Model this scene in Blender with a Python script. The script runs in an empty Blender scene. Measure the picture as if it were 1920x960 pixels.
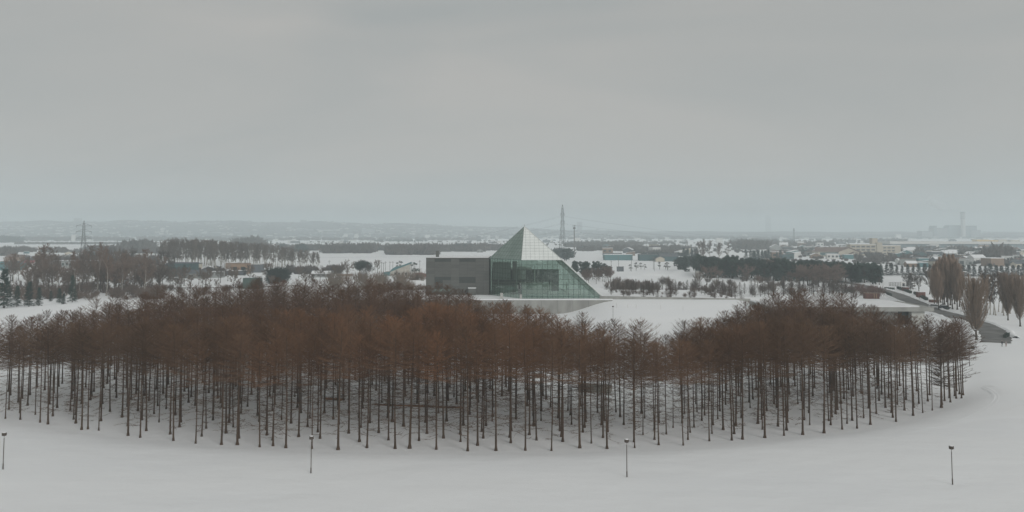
import bpy, math, random
import numpy as np
from mathutils import Vector, Matrix

random.seed(7); np.random.seed(7)
sc = bpy.context.scene
col = sc.collection
R = math.radians

# ------------------------------------------------------------------ camera
F = 1680.0                       # focal length in photo pixels (1920 wide)
CAMZ = 33.0                      # eye height on top of the play hill
PITCH = math.atan(115 / F)
cam_d = bpy.data.cameras.new('camera'); cam = bpy.data.objects.new('camera', cam_d)
col.objects.link(cam); sc.camera = cam
cam.location = (0, 0, CAMZ); cam.rotation_euler = (R(90) + PITCH, 0, 0)
cam_d.sensor_width = 36; cam_d.lens = F / 1920 * 36
cam_d.shift_y = -160 / 1920
cam_d.clip_start = 0.5; cam_d.clip_end = 60000

# ------------------------------------------------------------------ world, sun, exposure
SUN_EL, SUN_AZ = R(24), R(150)   # azimuth clockwise from +Y: behind the camera, to its right
w = bpy.data.worlds.new('World'); sc.world = w; w.use_nodes = True
nt = w.node_tree; nt.nodes.clear()
out = nt.nodes.new('ShaderNodeOutputWorld'); bg = nt.nodes.new('ShaderNodeBackground')
sky = nt.nodes.new('ShaderNodeTexSky'); sky.sky_type = 'NISHITA'; sky.sun_disc = False
sky.sun_elevation = SUN_EL; sky.sun_rotation = SUN_AZ; sky.dust_density = 4
hs = nt.nodes.new('ShaderNodeHueSaturation'); hs.inputs['Saturation'].default_value = 0.15
nt.links.new(sky.outputs[0], hs.inputs['Color'])
tc = nt.nodes.new('ShaderNodeTexCoord'); mp = nt.nodes.new('ShaderNodeMapping')
mp.inputs['Scale'].default_value = (1.1, 1.1, 5.0); mp.inputs['Rotation'].default_value = (0.05, 0.12, 0.3)
nz = nt.nodes.new('ShaderNodeTexNoise'); nz.inputs['Scale'].default_value = 1.6; nz.inputs['Detail'].default_value = 4
nz.inputs['Roughness'].default_value = 0.45; nz.inputs['Distortion'].default_value = 0.6
nt.links.new(tc.outputs['Generated'], mp.inputs[0]); nt.links.new(mp.outputs[0], nz.inputs['Vector'])
cr = nt.nodes.new('ShaderNodeValToRGB')
cr.color_ramp.elements[0].position = 0.36; cr.color_ramp.elements[0].color = (0.346, 0.363, 0.360, 1)
cr.color_ramp.elements[1].position = 0.64; cr.color_ramp.elements[1].color = (0.436, 0.424, 0.405, 1)
nt.links.new(nz.outputs[0], cr.inputs[0])
vm = nt.nodes.new('ShaderNodeVectorMath'); vm.operation = 'SCALE'; vm.inputs['Scale'].default_value = 10.0
nt.links.new(cr.outputs[0], vm.inputs[0])
mx = nt.nodes.new('ShaderNodeMix'); mx.data_type = 'RGBA'; mx.inputs['Factor'].default_value = 0.93
nt.links.new(hs.outputs[0], mx.inputs['A']); nt.links.new(vm.outputs[0], mx.inputs['B'])
nt.links.new(mx.outputs['Result'], bg.inputs[0]); bg.inputs[1].default_value = 0.1
nt.links.new(bg.outputs[0], out.inputs[0])

sd = bpy.data.lights.new('sun', 'SUN'); sd.energy = 1.5; sd.angle = R(24); sd.color = (1.0, 0.985, 0.96)
sun = bpy.data.objects.new('sun', sd); col.objects.link(sun)
sdir = Vector((math.sin(SUN_AZ) * math.cos(SUN_EL), math.cos(SUN_AZ) * math.cos(SUN_EL), math.sin(SUN_EL)))
sun.rotation_euler = sdir.to_track_quat('Z', 'Y').to_euler()

vs = sc.view_settings
vs.view_transform = 'Standard'; vs.look = 'None'; vs.gamma = 1; vs.exposure = 0.0; vs.use_curve_mapping = False
cy = sc.cycles
cy.use_denoising = True; cy.max_bounces = 10; cy.diffuse_bounces = 5; cy.glossy_bounces = 3
cy.transmission_bounces = 6; cy.transparent_max_bounces = 24; cy.volume_bounces = 3
cy.use_light_tree = False
cy.caustics_reflective = False; cy.caustics_refractive = False

# ------------------------------------------------------------------ helpers
def ray(px, py):
    xc = (px - 960) / F; yc = (320 - py) / F
    return (xc, math.cos(PITCH) - math.sin(PITCH) * yc, math.sin(PITCH) + math.cos(PITCH) * yc)
def at(px, py, z=0.0):                     # where the line of sight meets the level z
    d = ray(px, py); t = (z - CAMZ) / d[2]
    return (d[0] * t, d[1] * t)
def atY(px, py, Y):                        # point of a line of sight at distance Y
    d = ray(px, py); t = Y / d[1]
    return (d[0] * t, Y, CAMZ + d[2] * t)
def DY(py, z=0.0): return at(960, py, z)[1]
def mpp(py): return DY(py) / F             # metres per photo pixel on the plain

def tag(o, label=None, cat=None, group=None, kind=None):
    if label: o['label'] = label
    if cat: o['category'] = cat
    if group: o['group'] = group
    if kind: o['kind'] = kind
    return o
def empty(name, loc=(0, 0, 0), rz=0.0, s=1.0):
    o = bpy.data.objects.new(name, None); col.objects.link(o)
    o.location = loc; o.rotation_euler = (0, 0, rz)
    o.scale = (s, s, s) if not hasattr(s, '__len__') else s
    o.empty_display_size = 0.5
    return o
def mesh_np(name, V, Fs, smooth=False):
    """V (n,3); Fs list of (m,k) index arrays"""
    me = bpy.data.meshes.new(name)
    V = np.asarray(V, dtype=np.float32)
    me.vertices.add(len(V)); me.vertices.foreach_set('co', V.ravel())
    Fs = [np.asarray(f, dtype=np.int32) for f in Fs if len(f)]
    idx = np.concatenate([f.ravel() for f in Fs]); tot = np.concatenate([np.full(len(f), f.shape[1], np.int32) for f in Fs])
    st = np.concatenate([[0], np.cumsum(tot)[:-1]]).astype(np.int32)
    me.loops.add(len(idx)); me.loops.foreach_set('vertex_index', idx)
    me.polygons.add(len(tot)); me.polygons.foreach_set('loop_start', st); me.polygons.foreach_set('loop_total', tot)
    if smooth: me.polygons.foreach_set('use_smooth', np.ones(len(tot), bool))
    me.update(calc_edges=True); me.validate()
    return me
def link(name, me, mat=None, parent=None, loc=None, rz=None):
    o = bpy.data.objects.new(name, me); col.objects.link(o)
    if mat is not None and len(me.materials) == 0: me.materials.append(mat)
    if parent is not None: o.parent = parent
    if loc is not None: o.location = loc
    if rz is not None: o.rotation_euler = (0, 0, rz)
    return o

class MB:
    def __init__(s): s.v = []; s.f = []
    def add(s, vs, fs):
        n = len(s.v); s.v += [tuple(v) for v in vs]; s.f += [tuple(i + n for i in f) for f in fs]; return s
    def box(s, x0, x1, y0, y1, z0, z1):
        return s.add([(x0, y0, z0), (x1, y0, z0), (x1, y1, z0), (x0, y1, z0), (x0, y0, z1), (x1, y0, z1), (x1, y1, z1), (x0, y1, z1)],
                     [(0, 3, 2, 1), (4, 5, 6, 7), (0, 1, 5, 4), (1, 2, 6, 5), (2, 3, 7, 6), (3, 0, 4, 7)])
    def cbox(s, c, d): return s.box(c[0] - d[0] / 2, c[0] + d[0] / 2, c[1] - d[1] / 2, c[1] + d[1] / 2, c[2] - d[2] / 2, c[2] + d[2] / 2)
    def tube(s, pts, rad, n=8, caps=True):
        pts = [Vector(p) for p in pts]; rad = rad if hasattr(rad, '__len__') else [rad] * len(pts)
        b = len(s.v)
        for i, p in enumerate(pts):
            t = (pts[min(i + 1, len(pts) - 1)] - pts[max(i - 1, 0)]).normalized()
            a = Vector((0, 0, 1)) if abs(t.z) < 0.9 else Vector((1, 0, 0))
            u = t.cross(a).normalized(); v = t.cross(u)
            for k in range(n):
                q = p + (u * math.cos(2 * math.pi * k / n) + v * math.sin(2 * math.pi * k / n)) * rad[i]
                s.v.append(tuple(q))
        for i in range(len(pts) - 1):
            for k in range(n):
                k2 = (k + 1) % n
                s.f.append((b + i * n + k, b + i * n + k2, b + (i + 1) * n + k2, b + (i + 1) * n + k))
        if caps:
            s.f.append(tuple(b + k for k in range(n))[::-1]); s.f.append(tuple(b + (len(pts) - 1) * n + k for k in range(n)))
        return s
    def bar(s, p, q, r): return s.tube([p, q], r, 4)
    def prism(s, poly, y0, y1):            # poly in x,z extruded along y
        n = len(poly)
        return s.add([(x, y0, z) for x, z in poly] + [(x, y1, z) for x, z in poly],
                     [tuple(range(n))] + [tuple(range(2 * n - 1, n - 1, -1))] + [(i, i + n, (i + 1) % n + n, (i + 1) % n) for i in range(n)])
    def build(s, name, mat=None, parent=None, loc=None, rz=None, smooth=False):
        me = bpy.data.meshes.new(name); me.from_pydata(s.v, [], s.f); me.update()
        if smooth: me.polygons.foreach_set('use_smooth', np.ones(len(me.polygons), bool))
        return link(name, me, mat, parent, loc, rz)

# ------------------------------------------------------------------ materials
def mat(name, c, rough=0.85, var=0.15, scale=1.0, bump=0.0, bscale=None, c2=None, objcol=False, spec=0.3, world=True, metal=0.0, stretch=(1, 1, 1), bdist=0.3):
    m = bpy.data.materials.new(name); m.use_nodes = True; n = m.node_tree; b = n.nodes['Principled BSDF']
    b.inputs['Roughness'].default_value = rough; b.inputs['Specular IOR Level'].default_value = spec; b.inputs['Metallic'].default_value = metal
    t = n.nodes.new('ShaderNodeTexCoord'); g = n.nodes.new('ShaderNodeNewGeometry')
    mpn = n.nodes.new('ShaderNodeMapping'); mpn.inputs['Scale'].default_value = stretch
    n.links.new(g.outputs['Position'] if world else t.outputs['Object'], mpn.inputs[0])
    nz = n.nodes.new('ShaderNodeTexNoise'); nz.inputs['Scale'].default_value = scale; nz.inputs['Detail'].default_value = 4
    n.links.new(mpn.outputs[0], nz.inputs['Vector'])
    r = n.nodes.new('ShaderNodeValToRGB'); r.color_ramp.elements[0].position = 0.3; r.color_ramp.elements[1].position = 0.7
    ca = c if c2 is not None else tuple(x * (1 - var) for x in c); cb = c2 if c2 is not None else tuple(x * (1 + var) for x in c)
    r.color_ramp.elements[0].color = (*ca, 1); r.color_ramp.elements[1].color = (*cb, 1)
    n.links.new(nz.outputs[0], r.inputs[0])
    last = r.outputs[0]
    if objcol:
        oi = n.nodes.new('ShaderNodeObjectInfo'); mm = n.nodes.new('ShaderNodeMix'); mm.data_type = 'RGBA'; mm.blend_type = 'MULTIPLY'
        mm.inputs['Factor'].default_value = 1.0
        n.links.new(last, mm.inputs['A']); n.links.new(oi.outputs['Color'], mm.inputs['B']); last = mm.outputs['Result']
    n.links.new(last, b.inputs['Base Color'])
    if bump:
        bz = n.nodes.new('ShaderNodeTexNoise'); bz.inputs['Scale'].default_value = bscale or scale * 4; bz.inputs['Detail'].default_value = 6
        n.links.new(mpn.outputs[0], bz.inputs['Vector'])
        bp = n.nodes.new('ShaderNodeBump'); bp.inputs['Strength'].default_value = bump; bp.inputs['Distance'].default_value = bdist
        n.links.new(bz.outputs[0], bp.inputs['Height']); n.links.new(bp.outputs[0], b.inputs['Normal'])
    return m
M = {}
M['snow'] = mat('snow', (0.83, 0.845, 0.86), 0.7, scale=0.02, c2=(0.875, 0.885, 0.89), bump=0.5, bscale=0.10, spec=0.2, stretch=(1, 1.6, 1), bdist=.5)
M['roof_snow'] = mat('roof_snow', (0.78, 0.79, 0.80), 0.7, 0.04, 0.3, bump=0.2, spec=0.2)
M['larch_bark'] = mat('larch_bark', (0.048, 0.031, 0.021), 0.95, scale=2.0, c2=(0.088, 0.057, 0.038), bump=0.4, stretch=(1, 1, 0.25))
M['larch_twig'] = mat('larch_twig', (0.85, 0.85, 0.85), 0.9, scale=0.5, c2=(1.1, 1.1, 1.1), objcol=True, spec=0.1)
M['dead_twig'] = mat('dead_twig', (0.120, 0.078, 0.054), 0.95, 0.3, 0.7, spec=0.1)
M['bark'] = mat('bark', (0.07, 0.058, 0.048), 0.95, 0.3, 1.0)
M['pale_bark'] = mat('pale_bark', (0.30, 0.28, 0.25), 0.9, 0.4, 1.5)
M['twig'] = mat('bare_twig', (0.85, 0.85, 0.85), 0.95, scale=0.2, c2=(1.15, 1.15, 1.15), objcol=True, spec=0.1)
M['needle'] = mat('needle', (0.8, 0.8, 0.8), 0.8, scale=0.4, c2=(1.25, 1.25, 1.25), objcol=True, spec=0.2)
M['asphalt'] = mat('asphalt', (0.10, 0.098, 0.094), 0.8, scale=0.25, c2=(0.20, 0.198, 0.19), bump=0.1)
M['concrete'] = mat('concrete', (0.23, 0.23, 0.215), 0.85, scale=0.35, c2=(0.33, 0.33, 0.31), bump=0.08, stretch=(1, 1, 0.35))
M['concrete_pale'] = mat('concrete_pale', (0.36, 0.36, 0.34), 0.85, scale=0.3, c2=(0.46, 0.46, 0.43), stretch=(1, 1, 0.4))
M['grey_panel'] = mat('grey_panel', (0.105, 0.108, 0.100), 0.55, 0.10, 0.25, stretch=(1, 1, 3), objcol=False)
M['joint'] = mat('joint', (0.045, 0.047, 0.045), 0.8, 0.1)
M['dark_glass'] = mat('dark_glass', (0.03, 0.038, 0.038), 0.15, 0.1, spec=0.5)
M['pale_glass'] = mat('pale_glass', (0.20, 0.28, 0.26), 0.15, 0.1, spec=0.5)
M['frame_dark'] = mat('frame_dark', (0.07, 0.10, 0.09), 0.5, 0.1)
M['frame_green'] = mat('frame_green', (0.13, 0.19, 0.17), 0.5, 0.1)
M['frame_pale'] = mat('frame_pale', (0.36, 0.40, 0.38), 0.5, 0.08)
M['wing_glass'] = mat('wing_glass', (0.062, 0.068, 0.064), 0.2, 0.1, spec=0.4)
M['frame_white'] = mat('frame_white', (0.62, 0.64, 0.62), 0.5, 0.08)
M['steel'] = mat('galvanised_steel', (0.085, 0.095, 0.097), 0.5, 0.2, 0.3, metal=0.2)
M['lamp_brown'] = mat('lamp_brown', (0.07, 0.055, 0.045), 0.6, 0.1)
M['pole_grey'] = mat('pole_grey', (0.16, 0.16, 0.155), 0.7, 0.15)
M['inner_white'] = mat('inner_white', (0.48, 0.51, 0.48), 0.8, 0.06)
M['inner_floor'] = mat('inner_floor', (0.30, 0.30, 0.28), 0.6, 0.1)
M['inner_dark'] = mat('inner_dark', (0.11, 0.125, 0.115), 0.6, 0.2)
M['brick'] = mat('red_brick', (0.13, 0.06, 0.047), 0.9, 0.2, 1.0)
M['hedge'] = mat('hedge_leaf', (0.035, 0.05, 0.04), 0.8, 0.35, 1.2)
M['brown_hedge'] = mat('brown_hedge_leaf', (0.30, 0.155, 0.075), 0.9, 0.4, 1.0)
M['wood_dark'] = mat('weathered_wood', (0.30, 0.285, 0.25), 0.9, 0.3, 0.8)
M['wood_pale'] = mat('pale_wood', (0.40, 0.375, 0.33), 0.9, 0.25, 0.8)
def paint(name, c, rough=0.7, var=0.08): M[name] = mat(name, c, rough, var, 0.4)
for nme, c in dict(teal=(0.075, 0.17, 0.18), teal_dark=(0.05, 0.095, 0.10), grey_wall=(0.26, 0.27, 0.26), cream=(0.45, 0.41, 0.34), white_wall=(0.55, 0.55, 0.53),
                   brown_wall=(0.20, 0.14, 0.10), orange=(0.27, 0.18, 0.12), red=(0.19, 0.05, 0.05), blue=(0.10, 0.20, 0.30), green=(0.075, 0.11, 0.09),
                   slate=(0.10, 0.11, 0.12), roof_brown=(0.17, 0.12, 0.105), roof_red=(0.22, 0.06, 0.055), charcoal=(0.045, 0.05, 0.052), yellow=(0.55, 0.36, 0.10),
                   plant_grey=(0.25, 0.27, 0.28), plant_blue=(0.16, 0.21, 0.23), black=(0.02, 0.02, 0.022), car_white=(0.6, 0.6, 0.6), car_dark=(0.03, 0.04, 0.05)).items(): paint(nme, c)

def glass_mat(name, tint, refl, rough=0.02):
    m = bpy.data.materials.new(name); m.use_nodes = True; n = m.node_tree; n.nodes.clear()
    o = n.nodes.new('ShaderNodeOutputMaterial'); mixs = n.nodes.new('ShaderNodeMixShader')
    tr = n.nodes.new('ShaderNodeBsdfTransparent'); tr.inputs[0].default_value = (*tint, 1)
    gl = n.nodes.new('ShaderNodeBsdfGlossy'); gl.inputs['Color'].default_value = (0.86, 0.90, 0.88, 1); gl.inputs['Roughness'].default_value = rough
    lwn = n.nodes.new('ShaderNodeLayerWeight'); lw = n.nodes.new('ShaderNodeMath'); lw.operation = 'POWER'; lw.inputs[1].default_value = 4.0; n.links.new(lwn.outputs['Facing'], lw.inputs[0])
    ad = n.nodes.new('ShaderNodeMath'); ad.operation = 'ADD'; ad.use_clamp = True; ad.inputs[1].default_value = refl
    n.links.new(lw.outputs[0], ad.inputs[0]); n.links.new(ad.outputs[0], mixs.inputs[0])
    n.links.new(tr.outputs[0], mixs.inputs[1]); n.links.new(gl.outputs[0], mixs.inputs[2]); n.links.new(mixs.outputs[0], o.inputs[0])
    return m
M['glass_green'] = glass_mat('glass_green', (0.66, 0.74, 0.70), 0.14)
M['glass_clear'] = glass_mat('glass_clear', (0.92, 0.97, 0.95), 0.0)
M['glass_white'] = mat('white_face_glass', (0.84, 0.865, 0.845), 0.22, 0.06, 0.25, spec=0.5)  # near-white base colour for the panes of the right sloping face
def translucent(m, k):
    n = m.node_tree; b = n.nodes['Principled BSDF']; o = [x for x in n.nodes if x.type == 'OUTPUT_MATERIAL'][0]
    t = n.nodes.new('ShaderNodeBsdfTranslucent'); t.inputs[0].default_value = (.9, .95, .92, 1); x = n.nodes.new('ShaderNodeMixShader'); x.inputs[0].default_value = k
    n.links.new(b.outputs[0], x.inputs[1]); n.links.new(t.outputs[0], x.inputs[2]); n.links.new(x.outputs[0], o.inputs[0])
M['glass_teal'] = mat('green_face_glass', (0.17, 0.235, 0.205), 0.22, scale=0.22, c2=(0.29, 0.36, 0.325), spec=0.5)  # darker green base colour for the panes of the left sloping face

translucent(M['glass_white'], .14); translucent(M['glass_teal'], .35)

# ------------------------------------------------------------------ terrain
def sm(a, b, x):
    t = np.clip((np.asarray(x, float) - a) / (b - a), 0, 1); return t * t * (3 - 2 * t)
FRONT = [(-260, 745), (-100, 768), (0, 785), (60, 793), (150, 806), (260, 822), (415, 835), (535, 840), (690, 844), (875, 846), (985, 846), (1140, 841),
         (1280, 835), (1470, 819), (1580, 808), (1700, 787), (1765, 768), (1802, 746)]
BACK = [(1812, 186), (1745, 186), (1700, 195), (1640, 211), (1560, 246), (1500, 258), (1450, 246), (1400, 218), (1350, 192), (1300, 180), (1250, 167), (1180, 172),
        (1100, 178), (1050, 183), (1000, 192), (950, 204), (900, 222), (850, 248), (800, 262), (720, 288), (640, 278), (500, 298), (400, 262), (330, 268), (250, 244),
        (200, 224), (130, 204), (60, 194), (0, 192), (-100, 200), (-260, 205)]
def bx(px, D): return ((px - 960) / F * D * 1.0, D)
front_xy = [at(px, py, -.72) for px, py in FRONT]
POLY = np.array(front_xy + [bx(px, D) for px, D in BACK])
fpx = np.array([p for p, _ in FRONT], float); fD = np.array([p[1] for p in front_xy])
TZ = 5.3
def hgt(x, y):
    x = np.asarray(x, float); y = np.asarray(y, float)
    z = (0.12 * np.sin(x * 0.021 + 1.3) * np.cos(y * 0.017) + .035 * np.sin(x * .19 + 2 * np.sin(y * .05)) * np.sin(y * .31 + x * .05) + .05 * np.sin(x * .07 + y * .11 + 1.5 * np.sin(x * .03))) * sm(60, 110, y) * (1 - sm(700, 900, y))
    r = np.hypot(x, y + 8)
    z = z + np.where(r < 90, 31.35 * (1 - sm(-20, 84, r)) / (1 - float(sm(-20, 84, 8.0))), 0)
    # dip under the grove
    px = 960 + F * x / np.maximum(y, 1)
    d = y - np.interp(px, fpx, fD)
    z = z - 0.75 * sm(-7, 0, d) * (1 - sm(60, 110, d)) * sm(-420, -300, px) * (1 - sm(1800, 1850, px)) * (y > 90)
    # terrace that carries the pyramid
    s = sm(18, 42, x) * (1 - sm(92, 108, x))
    top = sm(-75, -55, x) * (1 - sm(92, 108, x))
    back = 1 - sm(432, 470, y)
    z = z + TZ * np.where(y >= 365, top * back, s * sm(365 - 72, 365, y))
    # left bank
    cz = np.interp(x, [-400, -188, -145, -118], [2.0, 4.9, 8.2, 9.0]) * (1 - sm(-118, -85, x)) * sm(-520, -330, x)
    z = z + cz * np.where(y < 330, sm(262, 330, y), 1 - sm(330, 362, y))
    # snow bank between pavilion and road
    z = z + 1.6 * np.exp(-(((x - 158) / 9) ** 2 + ((y - 322) / 16) ** 2))
    # ploughed heaps
    for hx, hy, hh, wx, wy in HEAPS:
        z = z + hh * np.exp(-(np.abs((x - hx) / wx) ** 2.6 + ((y - hy) / wy) ** 2)) * (1 + 0.16 * np.sin(x * 0.7 + y * 0.3) + 0.1 * np.sin(x * 1.7))
    return z
HEAPS = []
for px, py, hp, wp in [(1278, 516, 9, 22), (1330, 517, 6, 18), (1372, 521, 7, 24), (1215, 517, 5, 30), (1180, 522, 5, 20), (1225, 540, 3, 40), (1410, 532, 4, 25),
                       (700, 535, 4, 40), (640, 540, 4, 30), (775, 530, 4, 30), (400, 548, 2.5, 35), (580, 545, 3, 30), (420, 462, 7, 22), (445, 463, 4, 18), (60, 545, 3, 40), (1150, 545, 3, 30)]:
    hx, hy = at(px, py); s_ = hy / F
    HEAPS.append((hx, hy, hp * s_ * 1.0, wp * s_, 9 + wp * s_ * 0.25))
def h1(x, y): return float(hgt(x, y))

def axis(lo, hi, step, far_lo, far_hi, n):
    a = list(np.arange(lo, hi + 0.01, step))
    g = np.geomspace(step * 2, far_hi - hi, n) + hi; l = lo - np.geomspace(step * 2, lo - far_lo, n)
    return np.array(sorted(list(l) + a + list(g)))
gx = axis(-340, 340, 3.4, -26000, 26000, 45)
gy = np.array(sorted(set(list(axis(-120, 720, 3.4, -4000, 30000, 45)) + [363.9, 365.05])))
X, Y = np.meshgrid(gx, gy); Z = hgt(X, Y)
nx, ny = len(gx), len(gy)
ii = np.arange(nx * ny).reshape(ny, nx)
quads = np.stack([ii[:-1, :-1], ii[:-1, 1:], ii[1:, 1:], ii[1:, :-1]], -1).reshape(-1, 4)
ground = link('ground', mesh_np('ground', np.stack([X, Y, Z], -1).reshape(-1, 3), [quads], True), M['snow'])
tag(ground, 'wide snow covered park ground and plain', kind='structure')

# far hills
HD0, HDL = 4300.0, 3200.0
def hill_top(px): return (435 - np.interp(px, [-600, 0, 150, 330, 500, 640, 760, 900, 1050, 1200, 1500, 2500], [414, 415, 414, 413.5, 415, 416.5, 419, 424, 430, 433, 434, 434])) / F * (HD0 + HDL * .9) + 33
def hill_z(px, D):
    t = (D - HD0) / HDL; az = (px - 960) / F
    z = hill_top(px) * np.clip(t / 0.9, 0, 1) ** 1.15 * np.where(t <= .9, 1, 1 - (t - .9) * 6)
    return z * (1 + .05 * np.sin(az * 60 + t * 9) + .03 * np.sin(az * 145 + t * 23)) - 2.0
def hills():
    px = np.linspace(-700, 2600, 520); V = []
    for t in np.linspace(0, 1, 30):
        D = HD0 + HDL * t; V.append(np.stack([(px - 960) / F * D, np.full_like(px, D), hill_z(px, D) + .3 * np.random.randn(len(px))], -1))
    V = np.array(V); n, m = V.shape[:2]; ii = np.arange(n * m).reshape(n, m)
    q = np.stack([ii[:-1, :-1], ii[:-1, 1:], ii[1:, 1:], ii[1:, :-1]], -1).reshape(-1, 4)
    mt = mat('wooded_hill', (0.035, 0.043, 0.044), 0.95, scale=0.0030, c2=(0.50, 0.51, 0.52), stretch=(.8, 1.6, 3))
    rr = [x for x in mt.node_tree.nodes if x.type == 'VALTORGB'][0]; rr.color_ramp.elements[0].position = 0.56; rr.color_ramp.elements[1].position = 0.68
    o = link('hills', mesh_np('hills', V.reshape(-1, 3), [q], True), mt); tag(o, 'low wooded hills fading on the horizon', kind='structure')
hills()

# ------------------------------------------------------------------ tree meshes
def frame(d):
    d = d / np.maximum(np.linalg.norm(d, axis=-1, keepdims=True), 1e-9)
    a = np.where(np.abs(d[..., 2:3]) < 0.9, np.array([0, 0, 1.0]), np.array([1.0, 0, 0]))
    u = np.cross(d, a); u /= np.maximum(np.linalg.norm(u, axis=-1, keepdims=True), 1e-9)
    return d, u, np.cross(d, u)
def spikes(P0, P1, r):
    n = len(P0); d, u, v = frame(P1 - P0); r = np.broadcast_to(np.asarray(r, float).reshape(-1, 1), (n, 1))
    ang = [0, 2.094, 4.189]
    V = np.stack([P0 + (u * math.cos(a) + v * math.sin(a)) * r for a in ang] + [P1], 1).reshape(-1, 3)
    b = np.arange(n)[:, None] * 4
    Fc = np.concatenate([b + np.array([[0, 1, 3]]), b + np.array([[1, 2, 3]]), b + np.array([[2, 0, 3]])])
    return V, [Fc]
def blades(P0, P1, r):                     # flat sliver per twig
    n = len(P0); d, u, v = frame(P1 - P0); an = np.random.RandomState(n).uniform(0, 3.14, (n, 1)); w_ = u * np.cos(an) + v * np.sin(an)
    V = np.stack([P0 + w_ * r, P0 - w_ * r, P1], 1).reshape(-1, 3)
    return V, [np.arange(3 * n).reshape(-1, 3)]
def tubes(P, rad, s=3):
    n, k = P.shape[:2]
    T = np.gradient(P, axis=1); d, u, v = frame(T)
    a = np.arange(s) * 2 * math.pi / s
    V = P[:, :, None, :] + (u[:, :, None, :] * np.cos(a)[None, None, :, None] + v[:, :, None, :] * np.sin(a)[None, None, :, None]) * rad[:, :, None, None]
    idx = np.arange(n * k * s).reshape(n, k, s)
    A = idx[:, :-1, :]; B = idx[:, 1:, :]
    Fc = np.stack([A, np.roll(A, -1, 2), np.roll(B, -1, 2), B], -1).reshape(-1, 4)
    return V.reshape(-1, 3), [Fc]
def join(parts):
    V = []; Ft = {}; n = 0
    for v, fs in parts:
        V.append(v)
        for f in fs: Ft.setdefault(f.shape[1], []).append(f + n)
        n += len(v)
    return np.concatenate(V), [np.concatenate(x) for x in Ft.values()]
def dirs(az, el): return np.stack([np.cos(az) * np.cos(el), np.sin(az) * np.cos(el), np.sin(el)], -1)

def trunk_geo(rng, H, r0, sides=7, sway=0.12, tip=0.02, flare=1.9):
    zs = np.array([-0.3, 0.15, 0.6, 2, H * .25, H * .45, H * .65, H * .85, H]); P = np.zeros((1, len(zs), 3)); P[0, :, 2] = zs
    a, b = rng.uniform(0, 6.28, 2)
    P[0, :, 0] = sway * np.sin(zs / H * 3 + a) - sway * math.sin(a); P[0, :, 1] = sway * np.sin(zs / H * 2.4 + b) - sway * math.sin(b)
    rad = (r0 * (1 - 0.95 * np.clip(zs / H, 0, 1)) + tip)[None]; rad[0, 0] *= flare; rad[0, 1] *= 1 + (flare - 1) * .6; rad[0, 2] *= 1.06
    return P, tubes(P, rad, sides)
def along(P, t):                      # P (n,k,3), t (n,m) -> points
    k = P.shape[1]; f = t * (k - 1); i = np.clip(f.astype(int), 0, k - 2); w = (f - i)[..., None]
    r = np.arange(len(P))[:, None]
    return P[r, i] * (1 - w) + P[r, i + 1] * w, P[r, i + 1] - P[r, i]

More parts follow.
